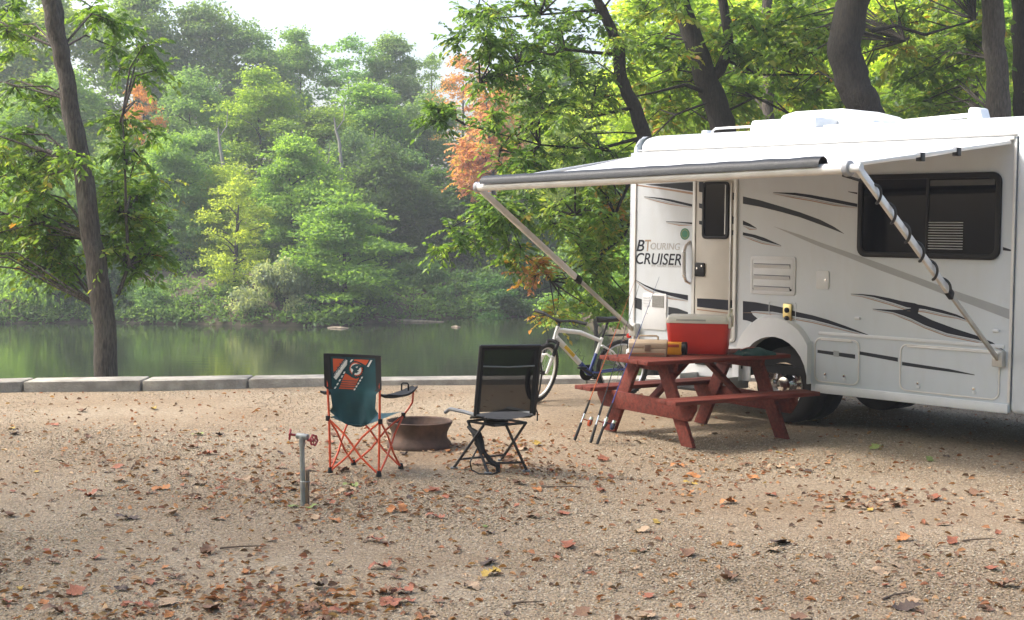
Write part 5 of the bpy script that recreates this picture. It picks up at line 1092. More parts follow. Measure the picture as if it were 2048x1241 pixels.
# forked tree, bent tree and the straight trunks behind the motorhome
def rtree(nm, lab, path, rad, Y, spec, seed, limbs=(), ls=0.13, bm_=barkd, v=0.4):
    pts = [at(x, y, Y) for x, y in path]; b_ = pts[0]; base = Vector((b_.x + 0.15, b_.y, terrain_z(b_.x, Y) - 0.05))
    lim = [([at(x, y, Y + dy) for x, y, dy in lp], lr) for lp, lr in limbs]
    near_tree(nm, lab, [base] + pts, [rad[0] * 1.15] + list(rad), blobs(rg, spec, (0.36, 0.58)), ls, bm_, lim, seed, 8, 11, None)
rtree('forked_tree', 'dark forked tree leaning left above the motorhome roof', [(1450, 300), (1447, 262), (1425, 190), (1408, 150), (1388, 80), (1358, 0), (1310, -120), (1270, -260)], (0.225, 0.215, 0.20, 0.195, 0.165, 0.15, 0.12, 0.06), 24.5,
      [(1330, 60, 90, 70, 23, 26.5, 13, 0.48), (1400, 170, 110, 60, 25, 27, 12, 0.46), (1500, 60, 80, 70, 24, 27, 13, 0.48), (1330, 180, 70, 70, 25, 27, 10, 0.56), (1380, -140, 220, 100, 22, 27, 30, 0.36)], 21,
      [([(1412, 165, 0), (1440, 140, 0), (1457, 100, 0.1), (1455, 60, 0.1), (1445, 0, 0.2), (1450, -120, 0.4)], (0.12, 0.10, 0.09, 0.085, 0.08, 0.04)), ([(1425, 190, 0), (1370, 170, -0.3), (1310, 185, -0.6), (1240, 200, -0.8)], (0.07, 0.05, 0.035, 0.012)), ([(1450, 120, 0), (1520, 150, 0.3), (1600, 150, 0.6), (1680, 150, 0.8)], (0.045, 0.035, 0.025, 0.01)), ([(1440, 230, 0), (1510, 195, 0.2), (1580, 230, 0.5)], (0.04, 0.03, 0.01)), ([(1430, 200, 0), (1350, 230, -0.4), (1290, 290, -0.6)], (0.04, 0.028, 0.01))])
rtree('bent_tree', 'thick dark tree trunk bending to the left above the air conditioner', [(1745, 300), (1735, 232), (1712, 185), (1697, 140), (1689, 90), (1697, 40), (1712, -10), (1730, -140), (1735, -300)], (0.27, 0.26, 0.255, 0.25, 0.25, 0.25, 0.24, 0.2, 0.1), 22.5,
      [(1600, 110, 70, 80, 24, 28, 13, 0.52), (1640, 200, 80, 40, 25, 28, 9, 0.42), (1620, 30, 70, 50, 24, 28, 10, 0.52), (1780, 60, 60, 60, 23.5, 27, 9, 0.56), (1740, -150, 260, 100, 21, 26, 34, 0.38)], 22,
      [([(1745, 62, 0.2), (1790, 52, 0.5), (1850, 70, 0.8), (1900, 55, 1.0), (1950, 40, 1.2)], (0.06, 0.05, 0.04, 0.03, 0.015)), ([(1700, 60, 0.1), (1770, 78, 0.6), (1810, 82, 0.9)], (0.05, 0.04, 0.02))])
rtree('straight_tree', 'grey straight trunk with furrowed bark near the right edge', [(2003, 300), (2000, 240), (1992, 120), (1982, 0), (1975, -160), (1970, -300)], (0.20, 0.19, 0.185, 0.175, 0.14, 0.07), 24.0,
      [(1880, 130, 60, 100, 25, 28, 18, 0.50), (1850, 220, 60, 40, 25.5, 28, 8, 0.48), (1940, 60, 50, 60, 24.5, 27, 9, 0.52), (1960, -140, 200, 100, 22, 26, 26, 0.44)], 23, (), 0.13, bark)
rtree('straight_tree', 'rightmost thick trunk cut by the right edge of the picture', [(2052, 300), (2050, 240), (2046, 120), (2043, 0), (2040, -160), (2040, -300)], (0.20, 0.19, 0.19, 0.18, 0.15, 0.07), 25.5,
      [(2030, 120, 60, 110, 26.5, 29, 12, 0.46), (2160, 60, 80, 180, 24, 28, 16, 0.42), (2080, -160, 180, 100, 23, 27, 20, 0.42)], 24, (), 0.13, barkd)
rtree('straight_tree', 'thin dark trunk just left of the grey furrowed trunk', [(1952, 300), (1950, 240), (1947, 100), (1942, 0), (1938, -140)], (0.105, 0.10, 0.095, 0.09, 0.05), 29.0,
      [(1800, 150, 60, 80, 29, 32, 10, 0.50), (1900, 30, 70, 50, 29, 32, 10, 0.50), (1900, -90, 120, 50, 28, 32, 12, 0.44)], 25, (), 0.14, barkd)
rtree('straight_tree', 'thin grey pole of a trunk between the forked and the bent tree', [(1540, 300), (1538, 240), (1535, 120), (1532, 0), (1530, -140)], (0.125, 0.12, 0.115, 0.105, 0.05), 31.0,
      [(1540, 60, 60, 60, 31.5, 34, 9, 0.40), (1480, 130, 50, 60, 31.5, 34, 8, 0.46), (1480, 220, 50, 30, 31.5, 34, 6, 0.66), (1560, -90, 140, 60, 30, 34, 14, 0.42)], 26, (), 0.15, bark)

# ---- the wooded far bank: a few crown shapes shared by many trees
def crown_mesh(seed, n_cl, n_lf, asp=3.2, flat=0.55, low=0.75, leaf=0.07, droop=0.3, rad=(0.13, 0.30), lobes=13):
    """crown of radius about 1 and height asp: uneven limbs, each carrying flat leafy clumps; low = fullness near the bottom"""
    rg = np.random.default_rng(seed); P, D, Nn, V = [], [], [], []
    LB = []
    for k in range(lobes):
        h = (k + rg.uniform(0, 1)) / lobes; pr = np.interp(h, [0, 0.12, 0.4, 0.7, 0.88, 1.0], [low * 0.8, low, 0.9, 0.7, 0.42, 0.08])
        a = k * 2.4 + rg.uniform(-0.6, 0.6); q_ = pr * rg.uniform(0.35, 0.85)
        LB.append((np.array([q_*math.cos(a) * 1.15, q_*math.sin(a) * 1.15, h * (asp - 0.35) + 0.15]), rg.uniform(0.16, 0.55) * (0.55 + 0.5*pr), rg.normal(0, 0.10)))
    for k in range(n_cl):
        c0, R0, dv = LB[rg.integers(len(LB))]; dd = unit(rg.normal(0, 1, 3)); dd[2] = dd[2] * 0.9 + 0.15
        c = c0 + dd * R0 * rg.uniform(0.5, 1.12) * np.array([1, 1, 0.9]); c[2] = max(c[2], 0.04)
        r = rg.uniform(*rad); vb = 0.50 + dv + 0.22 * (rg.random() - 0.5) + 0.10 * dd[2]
        n1 = int(n_lf * rg.uniform(0.6, 1.3)); d = unit(rg.normal(0, 1, (n1, 3))); d[:, 2] = np.abs(d[:, 2]) * 0.9 - 0.3; d = unit(d)
        rr = r * rg.uniform(0.35, 1.25, (n1, 1)); p_ = c + d * rr * np.array([1, 1, flat])
        P.append(p_); D.append(unit(d * 0.7 + rg.normal(0, 0.5, (n1, 3)) + np.array([0, 0, -droop]))); Nn.append(unit(d * np.array([0.5, 0.5, 1]) + np.array([0, 0, 0.3]) + rg.normal(0, 0.55, (n1, 3))))
        V.append(np.clip(vb + rg.normal(0, 0.16, n1), 0, 1))
    P = np.concatenate(P); n_ = len(P); L_ = leaf * rg.uniform(0.55, 1.4, n_)
    return set_leaves('crown', P, np.concatenate(D), np.concatenate(Nn), L_, L_ * rg.uniform(0.5, 0.75, n_), np.concatenate(V), far_leaf, 'mesh')
CROWNS = [crown_mesh(101, 320, 95, 3.2, 0.85, leaf=0.058, lobes=20), crown_mesh(102, 320, 95, 3.2, 0.7, 0.6, leaf=0.058, lobes=26), crown_mesh(103, 300, 95, 3.2, 0.8, 0.95, leaf=0.058, lobes=18), crown_mesh(104, 320, 95, 3.2, 0.9, 0.8, leaf=0.058, lobes=30), crown_mesh(105, 220, 80, 3.0, 0.25, 0.9, 0.075, 0.1, (0.2, 0.42)), crown_mesh(106, 130, 50, 3.2, 0.6, 0.6, 0.065, 0.2, (0.12, 0.26)), crown_mesh(107, 160, 85, 1.5, 0.8, 0.95, lobes=12), crown_mesh(108, 150, 85, 1.3, 0.75, 1.0, lobes=11)]
CASP = [3.2, 3.2, 3.2, 3.2, 3.0, 3.2, 1.5, 1.3]
SHADE = crown_mesh(109, 120, 34, 1.1, 0.6, 0.9, 0.045, 0.2, (0.16, 0.3), 9)
def far_tree(name, label, px, top, bot, hw, Y, col, kind=0, barkm=barkd, group='trees along the far bank', cat='tree', trunk_r=0.09, show_trunk=True):
    c_bot, c_top = at(px, bot, Y), at(px, top, Y); w = 1.22 * hw * Y / F_PX; h = c_top.z - c_bot.z
    gz = terrain_z(c_bot.x, Y); base = Vector((c_bot.x, Y, min(gz, c_bot.z) - 0.1))
    if h / w < 2.3 and kind not in (4, 5): kind = 6 + kind % 2
    t_ = empty(name, base, 0, label, cat, group)
    o = bpy.data.objects.new('crown', CROWNS[kind]); COL.objects.link(o); o.parent = t_
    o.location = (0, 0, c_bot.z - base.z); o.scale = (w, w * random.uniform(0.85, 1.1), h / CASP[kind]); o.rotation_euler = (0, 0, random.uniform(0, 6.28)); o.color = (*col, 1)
    q = MB(); ht = c_bot.z - base.z + h * 0.75; ln_ = random.uniform(-0.25, 0.25)
    q.tube([(0, 0, -0.3), (ln_*0.3, 0, ht*0.4), (ln_, 0.1, ht*0.75), (ln_*1.6, 0.1, ht)], [trunk_r*1.3, trunk_r, trunk_r*0.7, 0.02], 7)
    for k in range(7):
        f = 0.35 + 0.09 * k; a = random.uniform(0, 6.28); z = ht * f; L_ = w * 0.75 * (1 - 0.5 * (f - 0.35)); x_ = ln_ * f
        q.tube([(x_, 0.05, z), (x_ + L_*0.5*math.cos(a), L_*0.5*math.sin(a), z + L_*0.35), (x_ + L_*math.cos(a), L_*math.sin(a), z + L_*0.5)], [trunk_r*0.4, trunk_r*0.25, 0.008], 5)
    q.build('trunk', barkm, t_)
    return t_
G, GD, GY, GB, WIL, ORG, PNK, YL = (0.145, 0.235, 0.055), (0.060, 0.120, 0.046), (0.23, 0.295, 0.055), (0.130, 0.215, 0.082), (0.20, 0.27, 0.19), (0.36, 0.18, 0.07), (0.48, 0.17, 0.11), (0.25, 0.31, 0.055)  # GD and the darker cove greens below put the cove's shade into leaf colour
FAR = [
 # nearest row, at the water
 ('shore_bush', 'small pale green bush at the far left waterline', -10, 585, 652, 60, 57.5, GB, 3), ('shore_bush', 'round green bush at the water left of the leaning trunk', 118, 470, 655, 75, 58.0, G, 3),
 ('shore_bush', 'low dark green shrubs at the water right of the leaning trunk', 300, 565, 652, 62, 58.2, GB, 1), ('shore_bush', 'low green shrub on the bare earth bank', 385, 590, 655, 45, 57.8, G, 3),
 ('shore_tree', 'thin yellow-green tree leaning over the earth bank', 470, 350, 590, 70, 59.0, GY, 5), ('willow_bush', 'pale grey-green willow bush reaching into the water', 560, 520, 658, 66, 57.0, WIL, 3),
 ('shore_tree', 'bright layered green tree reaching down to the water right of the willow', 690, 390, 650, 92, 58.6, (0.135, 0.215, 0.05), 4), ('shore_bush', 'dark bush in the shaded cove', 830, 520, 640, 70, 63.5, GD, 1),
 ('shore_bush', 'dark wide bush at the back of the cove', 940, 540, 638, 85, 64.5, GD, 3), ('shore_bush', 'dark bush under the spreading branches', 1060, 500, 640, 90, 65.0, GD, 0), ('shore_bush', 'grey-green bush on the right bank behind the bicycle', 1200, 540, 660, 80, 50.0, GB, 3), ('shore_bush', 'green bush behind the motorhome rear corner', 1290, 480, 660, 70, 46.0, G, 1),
 ('shore_bush', 'dark leafy bush behind the leaning trunk foot', 205, 500, 655, 70, 58.6, GD, 0), ('shore_bush', 'low green growth left of the willow bush', 455, 570, 655, 55, 58.3, G, 1), ('shore_bush', 'dark green growth under the layered tree', 640, 540, 655, 60, 60.0, GD, 0), ('shore_bush', 'low bush on the cove shore below the pale log', 765, 560, 645, 60, 62.5, GD, 1), ('shore_bush', 'low dark bush at the right end of the cove', 1000, 560, 645, 70, 63.5, GD, 0), ('shore_bush', 'bushy green shore growth at the left edge', 40, 530, 655, 70, 59.5, GB, 0),
 # second row
 ('bank_tree', 'green tree behind the round bush on the left', 60, 350, 600, 100, 63, G, 0), ('bank_tree', 'dark tree behind the low shrubs', 200, 330, 590, 95, 64, GB, 1), ('bank_tree', 'dense green tree above the earth bank', 340, 270, 580, 90, 64, G, 2), ('bank_tree', 'yellow-green tree behind the thin leaning tree', 455, 330, 560, 75, 65, GY, 3),
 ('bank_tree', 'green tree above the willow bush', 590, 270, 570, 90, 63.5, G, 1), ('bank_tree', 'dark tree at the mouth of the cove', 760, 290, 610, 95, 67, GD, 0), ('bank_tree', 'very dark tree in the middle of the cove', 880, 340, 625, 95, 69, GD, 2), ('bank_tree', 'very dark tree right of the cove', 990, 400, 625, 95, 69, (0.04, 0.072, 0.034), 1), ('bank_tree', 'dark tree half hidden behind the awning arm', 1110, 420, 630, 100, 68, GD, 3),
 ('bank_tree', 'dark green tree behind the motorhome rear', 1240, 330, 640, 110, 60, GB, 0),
 # third row
 ('hill_tree', 'green hill tree at the left edge', 0, 190, 450, 105, 72, GB, 1), ('hill_tree', 'green hill tree behind the leaning trunk', 130, 140, 430, 100, 73, G, 3), ('hill_tree', 'orange leafed tree right of the leaning trunk', 282, 165, 400, 48, 70, ORG, 5), ('hill_tree', 'green hill tree right of the orange tree', 385, 150, 440, 90, 73, GB, 0), ('hill_tree', 'bright yellow-green hill tree in the middle', 530, 140, 430, 85, 72, (0.19, 0.27, 0.045), 2), ('hill_tree', 'green hill tree right of the bright tree', 640, 215, 470, 80, 72, G, 3), ('hill_tree', 'green hill tree above the cove mouth', 740, 165, 450, 90, 74, G, 1), ('hill_tree', 'green hill tree above the dark cove', 850, 200, 470, 85, 75, GB, 0),
 ('hill_tree', 'green hill tree behind the spreading branches', 1080, 190, 500, 110, 74, G, 2), ('hill_tree', 'yellow-green hill tree above the awning', 1200, 150, 480, 110, 70, YL, 1),
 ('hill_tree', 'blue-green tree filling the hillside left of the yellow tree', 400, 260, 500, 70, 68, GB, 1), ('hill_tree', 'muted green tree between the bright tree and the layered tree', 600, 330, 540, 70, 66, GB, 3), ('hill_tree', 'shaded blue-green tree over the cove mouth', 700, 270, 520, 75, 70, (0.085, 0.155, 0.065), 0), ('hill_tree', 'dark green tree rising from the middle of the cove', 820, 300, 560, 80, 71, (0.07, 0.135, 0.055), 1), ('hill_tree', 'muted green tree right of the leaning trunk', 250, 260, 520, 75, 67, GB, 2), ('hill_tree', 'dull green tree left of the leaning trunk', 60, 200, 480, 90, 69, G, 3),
 # top row
 ('ridge_tree', 'tall tree on the ridge at the left edge', -30, -60, 320, 120, 86, GB, 0), ('ridge_tree', 'tall pale tree on the ridge behind the leaning trunk', 120, -20, 330, 110, 86, GY, 2), ('ridge_tree', 'tall green tree on the ridge, highest left of the sky gap', 280, -30, 320, 105, 87, G, 1), ('ridge_tree', 'tall green ridge tree beside the sky gap', 400, 5, 320, 90, 88, GB, 3), ('ridge_tree', 'ridge tree just below the sky gap', 500, 55, 320, 75, 88, GB, 0), ('ridge_tree', 'rounded ridge tree under the bright sky', 600, 62, 320, 75, 90, GB, 2), ('ridge_tree', 'ridge tree with broken outline against the sky', 700, 68, 320, 75, 90, GB, 5), ('ridge_tree', 'ridge tree left of the thin crowned tree', 785, 70, 320, 65, 91, GB, 1), ('ridge_tree', 'thin crowned ridge tree with sky showing through', 858, 105, 320, 48, 92, GB, 5), ('ridge_tree', 'orange brown ridge tree behind the green branches', 925, 105, 330, 58, 88, ORG, 5), ('ridge_tree', 'orange ridge tree partly hidden by the spreading branches', 1020, 150, 360, 70, 86, ORG, 3), ('ridge_tree', 'green ridge tree behind the spreading branches', 1130, 100, 380, 90, 86, G, 0),
]
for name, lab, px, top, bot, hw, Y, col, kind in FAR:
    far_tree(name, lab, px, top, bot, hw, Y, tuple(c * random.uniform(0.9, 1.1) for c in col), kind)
# ground growth over the far bank: ferns, brambles and seedlings that read as one mass
def undergrowth():
    rg = np.random.default_rng(303); P, D, Nn, V = [], [], [], []
    for k in range(900):
        x = rg.uniform(-24, 16); y = shore_y(x) + rg.uniform(-0.3, 1) ** 2 * 14 + 0.1
        if x > bank_x(min(y, 80)) + 3: continue
        c = np.array([x, y, terrain_z(x, y)]); r = rg.uniform(0.35, 0.8); n_ = 45
        if rg.random() < 0.12 and -13 < x < -9: continue
        d = unit(rg.normal(0, 1, (n_, 3))); d[:, 2] = np.abs(d[:, 2])
        P.append(c + d * r * rg.uniform(0.4, 1, (n_, 1)) * np.array([1, 1, 0.8])); D.append(unit(d + rg.normal(0, 0.5, (n_, 3)))); Nn.append(unit(d + np.array([0, 0, 0.8]) + rg.normal(0, 0.3, (n_, 3)))); V.append(np.clip(rg.normal(0.4, 0.12) + rg.normal(0, 0.12, n_), 0, 1))
    P = np.concatenate(P); n_ = len(P); L_ = rg.uniform(0.1, 0.22, n_)
    o = set_leaves('undergrowth', P, np.concatenate(D), np.concatenate(Nn), L_, L_ * 0.6, np.concatenate(V), far_leaf, None, 'stuff'); o.color = (0.085, 0.145, 0.05, 1)
    o['label'] = 'leafy undergrowth covering the far bank'; o['category'] = 'undergrowth'
undergrowth()
# woods behind the motorhome
for k, (px, top, bot, hw, Y, col, kd, lab) in enumerate([(1330, -60, 330, 130, 40, GY, 0, 'bright tree far behind the forked tree'), (1460, -80, 330, 130, 44, YL, 2, 'yellow-green tree behind the thin grey pole trunk'), (1580, -90, 330, 140, 40, GY, 1, 'bright green tree left of the bent trunk'), (1720, -90, 330, 140, 46, G, 3, 'green tree behind the bent trunk'), (1830, -100, 330, 140, 38, YL, 0, 'sunny yellow-green tree right of the bent trunk'), (1960, -100, 330, 140, 42, GY, 2, 'bright tree behind the grey furrowed trunk'), (2100, -100, 340, 150, 40, G, 1, 'green tree behind the right edge trunks'), (1400, 60, 420, 120, 50, GD, 1, 'dark low tree deep behind the forked tree'), (1650, 80, 400, 130, 52, GB, 0, 'dark low tree deep behind the bent trunk'), (1900, 80, 400, 130, 50, GB, 3, 'dark low tree deep behind the right trunks')]):
    far_tree('wood_tree', lab, px, top, bot, hw, Y, tuple(c * 1.35 for c in col), kd, group='trees behind the motorhome', trunk_r=0.12)
# bare pale stems standing out of the far woods
for pts, lab in (([(683, 330), (678, 280), (672, 262), (668, 235)], 'pale bare forked snag in the woods above the cove'), ([(620, 420), (632, 380), (642, 345), (638, 300)], 'pale dead trunk above the willow bush'), ([(446, 330), (441, 300), (438, 275), (436, 255)], 'short pale trunk among the leaves left of the bright tree')):
    Y = 66.0; P_ = [at(x, y, Y) for x, y in pts]; b_ = Vector((P_[0].x, Y, terrain_z(P_[0].x, Y) - 0.1)); q = MB(); q.tube([(0, 0, 0)] + [p_ - b_ for p_ in P_], [0.09, 0.08, 0.07, 0.055, 0.02], 8)
    e_ = P_[2] - b_; q.tube([e_, e_ + Vector((0.35, 0, 0.5)), e_ + Vector((0.4, 0, 1.3))], [0.04, 0.03, 0.01], 6); o = q.build('dead_tree', barkp); o.location = b_; tag(o, lab, 'tree', 'dead trees on the far bank')
# campground trees left of the picture that shade the gravel
def shade_tree(x, y, zc, r, lab, cm=None):
    t_ = empty('unseen_campground_tree', (x, y, -0.05), 0, lab, 'tree', 'campground trees shading the gravel')
    o = bpy.data.objects.new('crown', cm or SHADE); COL.objects.link(o); o.parent = t_; o.location = (0, 0, zc - 1.5); o.scale = (r, r, r); o.rotation_euler = (0, 0, x); o.color = (*G, 1)
    q = MB(); q.tube([(0, 0, 0), (0.1, 0, zc*0.5), (0.0, 0.1, zc), (0.1, 0.1, zc + r*0.8)], [0.26, 0.21, 0.15, 0.03], 12); q.build('trunk', bark, t_)
for a in ((-14.0, 11.4, 11.5, 4.4, 'broad campground tree left of the chairs, outside the left edge'), (-16.5, 8.0, 11.0, 4.8, 'campground tree left of the foreground gravel'), (-9.0, 9.2, 11.5, 4.0, 'campground tree whose crown hangs high over the chairs'), (-9.5, 0.5, 10.0, 4.4, 'campground tree beside the camera position')): shade_tree(*a)
for a in ((-6.0, -8.0, 2.6, 4.4, 'unseen leafy tree added behind the camera, left'), (1.5, -10.0, 2.6, 4.6, 'unseen leafy tree added straight behind the camera'), (9.0, -8.0, 2.6, 4.4, 'unseen leafy tree added behind the camera, right'), (-13.0, -6.0, 2.6, 4.6, 'unseen leafy tree added far left behind the camera'), (-22.0, 2.0, 2.6, 4.4, 'unseen leafy tree added beyond the left foreground'), (14.5, 0.0, 2.6, 4.2, 'unseen leafy tree added right of the camera')): shade_tree(*a, cm=CROWNS[int(abs(a[0])) % 4])  # unseen trees added to block low sky light from the motorhome wall

# ================================================================== FALLEN LEAVES
litc = {'brown': (0.20, 0.105, 0.058), 'russet': (0.30, 0.105, 0.055), 'orange': (0.42, 0.17, 0.055), 'tan': (0.38, 0.26, 0.16), 'dark': (0.075, 0.048, 0.035), 'yellow': (0.44, 0.29, 0.06), 'green': (0.20, 0.25, 0.07)}
litm = {k: mat('fallen_leaf_' + k, c, 0.7, var=0.3, scale=18) for k, c in litc.items()}
def leaf_mesh(seed, m):
    rg = np.random.default_rng(seed); n_ = 11; q = MB(); out_ = []
    lob = [0.10, 0.42, 0.30, 0.55, 0.36, 0.62, 0.36, 0.50, 0.26, 0.30, 0.0]
    for i in range(n_): out_.append((-0.5 + i / (n_ - 1), lob[i] * 0.62 * rg.uniform(0.8, 1.15)))
    c1_, c2_ = rg.uniform(0.5, 1.6), rg.uniform(-0.5, 0.9)
    def bend(x, y): return (x, y * (1 - 0.25 * c1_ * abs(y)), c1_ * y * y * 0.9 + c2_ * x * x * 0.6 + 0.10 * math.sin(7 * x + 3 * y) + 0.05)
    q.v = [bend(x, 0) for x, w_ in out_] + [bend(x, w_) for x, w_ in out_] + [bend(x, -w_) for x, w_ in out_]
    for i in range(n_ - 1):
        q.f += [(i, i+1, n_+i+1, n_+i), (i+1, i, 2*n_+i, 2*n_+i+1)]
    me = bpy.data.meshes.new('fallen_leaf'); me.from_pydata(q.v, [], q.f); mnz = min(v[2] for v in q.v); me.transform(Matrix.Translation((0, 0, -mnz))); me.materials.append(m); me.shade_smooth(); return me
LM = {k: [leaf_mesh(40 + 7*i + j, m) for j in range(4)] for i, (k, m) in enumerate(litm.items())}
desc = {'brown': 'curled brown leaf fallen on the gravel', 'russet': 'reddish brown leaf fallen on the gravel', 'orange': 'orange leaf fallen on the gravel', 'tan': 'pale tan leaf fallen on the gravel', 'dark': 'dark shrivelled leaf fallen on the gravel', 'yellow': 'yellow leaf fallen on the gravel', 'green': 'green leaf fallen on the gravel'}
def drop(k, x, y, s, lab=None):
    o = bpy.data.objects.new('fallen_leaf', random.choice(LM[k])); COL.objects.link(o)
    o.location = (x, y, ground_z(x, y) + 0.006); o.scale = (s, s, s * random.uniform(0.5, 1.1)); o.rotation_euler = (random.uniform(-0.25, 0.25), random.uniform(-0.25, 0.25), random.uniform(0, 6.28))
    tag(o, lab or desc[k], 'leaf', k + ' fallen leaves')
    return o
DROPPED = []
ZONES = [('beside the standpipe', 600, 960), ('below the camp chair', 720, 960), ('around the fire ring', 850, 905), ('below the swivel chair', 990, 965), ('around the fishing rods', 1180, 890), ('under the picnic table', 1400, 860), ('in front of the motorhome', 1800, 900), ('by the sea wall on the left', 300, 800), ('along the left edge', 60, 930), ('on the middle left gravel', 350, 930), ('in the bottom left corner', 180, 1160), ('at bottom left of centre', 600, 1180), ('at the bottom centre', 1000, 1170), ('at bottom right of centre', 1400, 1170), ('in the bottom right corner', 1850, 1170), ('on the sunlit gravel', 1780, 1000), ('right of the swivel chair', 1300, 980), ('behind the chairs', 800, 800)]
ORD = ['leftmost', 'second from left', 'third from left', 'fourth from left', 'fifth from left', 'sixth from left', 'seventh from left', 'eighth from left', 'ninth from left', 'tenth from left', 'eleventh from left', 'twelfth from left', 'thirteenth from left', 'fourteenth from left']
random.seed(5)
for px, py, k, s, lab in [(783, 1022, 'orange', 0.12, 'large orange leaf on the gravel in front of the camp chair'), (1808, 1080, 'orange', 0.13, 'large upright orange-brown leaf on the right foreground gravel'), (252, 1036, 'dark', 0.16, 'big curled olive-brown leaf on the left gravel'), (436, 1038, 'orange', 0.12, 'orange leaf right of the big curled leaf'), (1560, 1084, 'dark', 0.18, 'big curled dark brown leaf on the right gravel'), (1545, 1098, 'tan', 0.13, 'pale leaf beside the big curled dark leaf'), (805, 1185, 'russet', 0.13, 'large rust brown leaf at the bottom centre'), (1815, 1216, 'dark', 0.15, 'big dark shrivelled leaf at the bottom right'), (1298, 1190, 'russet', 0.09, 'upright red-brown leaf at the bottom right of centre'), (395, 870, 'green', 0.12, 'pale green leaf on the gravel left of the camp chair'), (585, 1012, 'green', 0.10, 'pale green leaf at the foot of the standpipe'), (625, 1014, 'green', 0.10, 'pale green leaf right of the standpipe foot'), (700, 972, 'green', 0.12, 'bright green sprig of leaf below the camp chair'), (1752, 896, 'green', 0.16, 'olive green leaf clump in front of the motorhome'), (1858, 920, 'green', 0.13, 'flat green leaf on the gravel near the motorhome'), (1558, 903, 'yellow', 0.08, 'small yellow leaf in front of the picnic table leg'), (970, 1052, 'green', 0.06, 'small green leaf in the centre foreground')]:
    p_ = onz(px, py); drop(k, p_.x, p_.y, s, lab)
ks = ['brown'] * 7 + ['russet'] * 6 + ['orange'] * 4 + ['tan'] * 6 + ['dark'] * 3 + ['yellow']
pl = [(640, 990, 230, 40), (350, 960, 300, 50), (1250, 960, 260, 30), (900, 1010, 300, 30), (1500, 930, 250, 25), (300, 1190, 320, 60), (620, 1200, 260, 40), (560, 960, 200, 50), (480, 900, 300, 50), (850, 890, 200, 14), (1000, 900, 140, 20), (600, 1215, 320, 40), (1720, 1000, 190, 20), (250, 880, 260, 60), (1030, 930, 120, 20)]
cnt = 0
while cnt < 270:
    if random.random() < 0.55: a = random.choice(pl); px, py = random.gauss(a[0], a[2] * 0.5), random.gauss(a[1], a[3] * 0.6)
    else: px, py = random.uniform(-60, 2110), 790 + 450 * random.random() ** 0.8
    if py < 795 or py > 1260 or px < -80 or px > 2120: continue
    p_ = onz(px, py)
    if p_.y > (kerb_y(p_.x) if p_.x < 3.2 else 18) - 0.1: continue
    k = random.choice(ks); o = drop(k, p_.x, p_.y, random.choice((0.055, 0.07, 0.08, 0.095, 0.12, 0.14))); cnt += 1
    DROPPED.append((min(ZONES, key=lambda z: (z[1]-px)**2 + 2.5*(z[2]-py)**2)[0], k, px, o))
look = {'brown': 'curled brown', 'russet': 'reddish brown', 'orange': 'orange', 'tan': 'pale tan', 'dark': 'dark shrivelled', 'yellow': 'yellow', 'green': 'green'}
cells = {}
for z_, k, px, o in DROPPED: cells.setdefault((z_, k), []).append((px, o))
for (z_, k), lst in cells.items():
    lst.sort(key=lambda a: a[0])
    for i, (px, o) in enumerate(lst): o['label'] = (look[k] + ' fallen leaf ' + z_) if len(lst) == 1 else (ORD[min(i, 13)] + ' of the ' + look[k] + ' fallen leaves ' + z_)
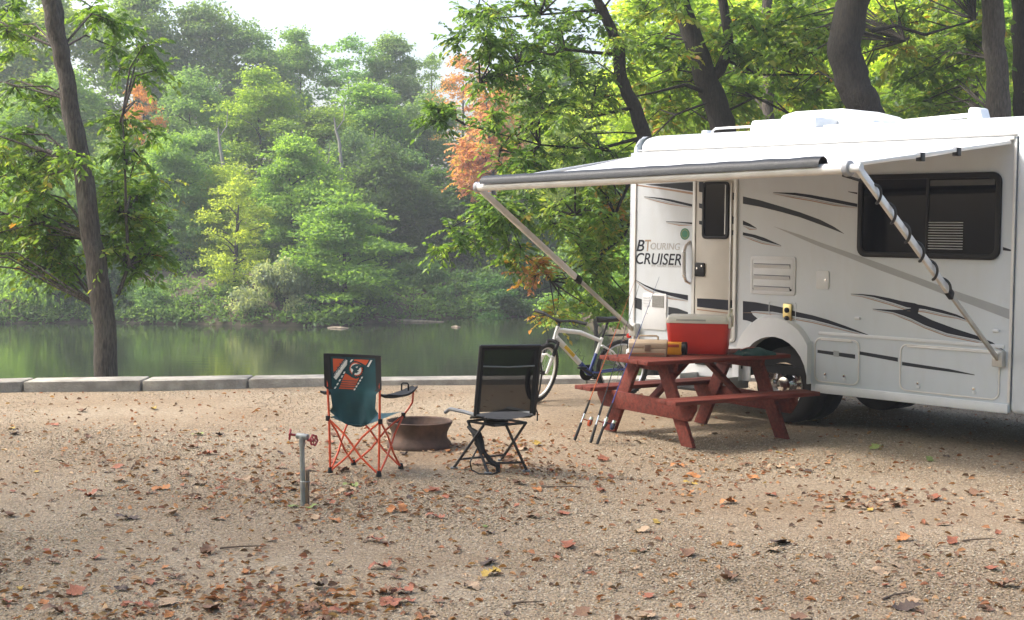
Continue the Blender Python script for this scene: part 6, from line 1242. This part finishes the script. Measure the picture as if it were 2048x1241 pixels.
# finer litter: scraps of leaf too small to pick apart
def litter():
    rg = np.random.default_rng(77); P, V = [], []
    while len(P) < 5400:
        if rg.random() < 0.5: a = pl[rg.integers(len(pl))]; px, py = rg.normal(a[0], a[2] * 0.55), rg.normal(a[1], a[3] * 0.7)
        else: px, py = rg.uniform(-150, 2200), 782 + 480 * rg.random() ** 1.1
        if py < 780 or py > 1300: continue
        p_ = onz(px, py)
        if p_.y > (kerb_y(p_.x) if p_.x < 3.2 else 18.4) - 0.05: continue
        P.append((p_.x, p_.y, ground_z(p_.x, p_.y) + rg.uniform(0.005, 0.014)))
    P = np.array(P); n_ = len(P); a = rg.uniform(0, 6.28, n_); D = unit(np.stack([np.cos(a), np.sin(a), rg.normal(0, 0.25, n_)], 1)); Nn = unit(np.array([0, 0, 1]) + rg.normal(0, 0.4, (n_, 3)))
    L_ = rg.uniform(0.018, 0.066, n_) ; lit = leafmat('litter', [(0.0, (0.11, 0.07, 0.05)), (1.0, (0.45, 0.33, 0.22)), (0.3, (0.22, 0.12, 0.07)), (0.55, (0.28, 0.11, 0.06)), (0.8, (0.38, 0.20, 0.09))], 0.15, 0.8)
    o = set_leaves('leaf_litter', P, D, Nn, L_, L_ * rg.uniform(0.4, 0.7, n_), rg.uniform(0, 1, n_), lit, None, 'stuff', 0.3)
    o['label'] = 'scraps of dry brown leaf litter over the gravel'; o['category'] = 'leaf litter'
litter()
tw_m = mat('twig', (0.14, 0.10, 0.075), 0.9, var=0.3)
for px, py, ln, a, lab in ((1800, 1190, 0.28, 0.6, 'bent brown twig at the bottom right'), (1130, 975, 0.36, -0.1, 'thin dark twig right of the swivel chair'), (1960, 1083, 0.24, 0.15, 'tan stick near the right edge'), (490, 1098, 0.30, 0.1, 'thin dark twig on the left foreground'), (1055, 1206, 0.16, 0.05, 'short dark stick at the bottom centre')):
    c_ = onz(px, py); q = MB(); q.tube([(-ln/2, 0, 0.008), (-ln*0.1, 0.02, 0.012), (ln*0.2, -0.01, 0.02), (ln/2, 0.03, 0.010)], [0.007, 0.006, 0.005, 0.002], 6); o = q.build('twig', tw_m); o.location = (c_.x, c_.y, ground_z(c_.x, c_.y)); o.rotation_euler = (0, 0, a); tag(o, lab, 'twig')

# ================================================================== AIR
hz_, t, out = nt('haze'); N, L = t.nodes, t.links
pv = N.new('ShaderNodeVolumePrincipled'); pv.inputs['Color'].default_value = (0.93, 0.97, 1.0, 1); pv.inputs['Density'].default_value = 0.0014; pv.inputs['Anisotropy'].default_value = 0.3
L.new(pv.outputs[0], out.inputs['Volume'])
hb_ = MB(); hb_.box(-160, 130, -45, 200, -6.5, 45); ho = hb_.build('haze', hz_, None, smooth=False, kind='stuff')
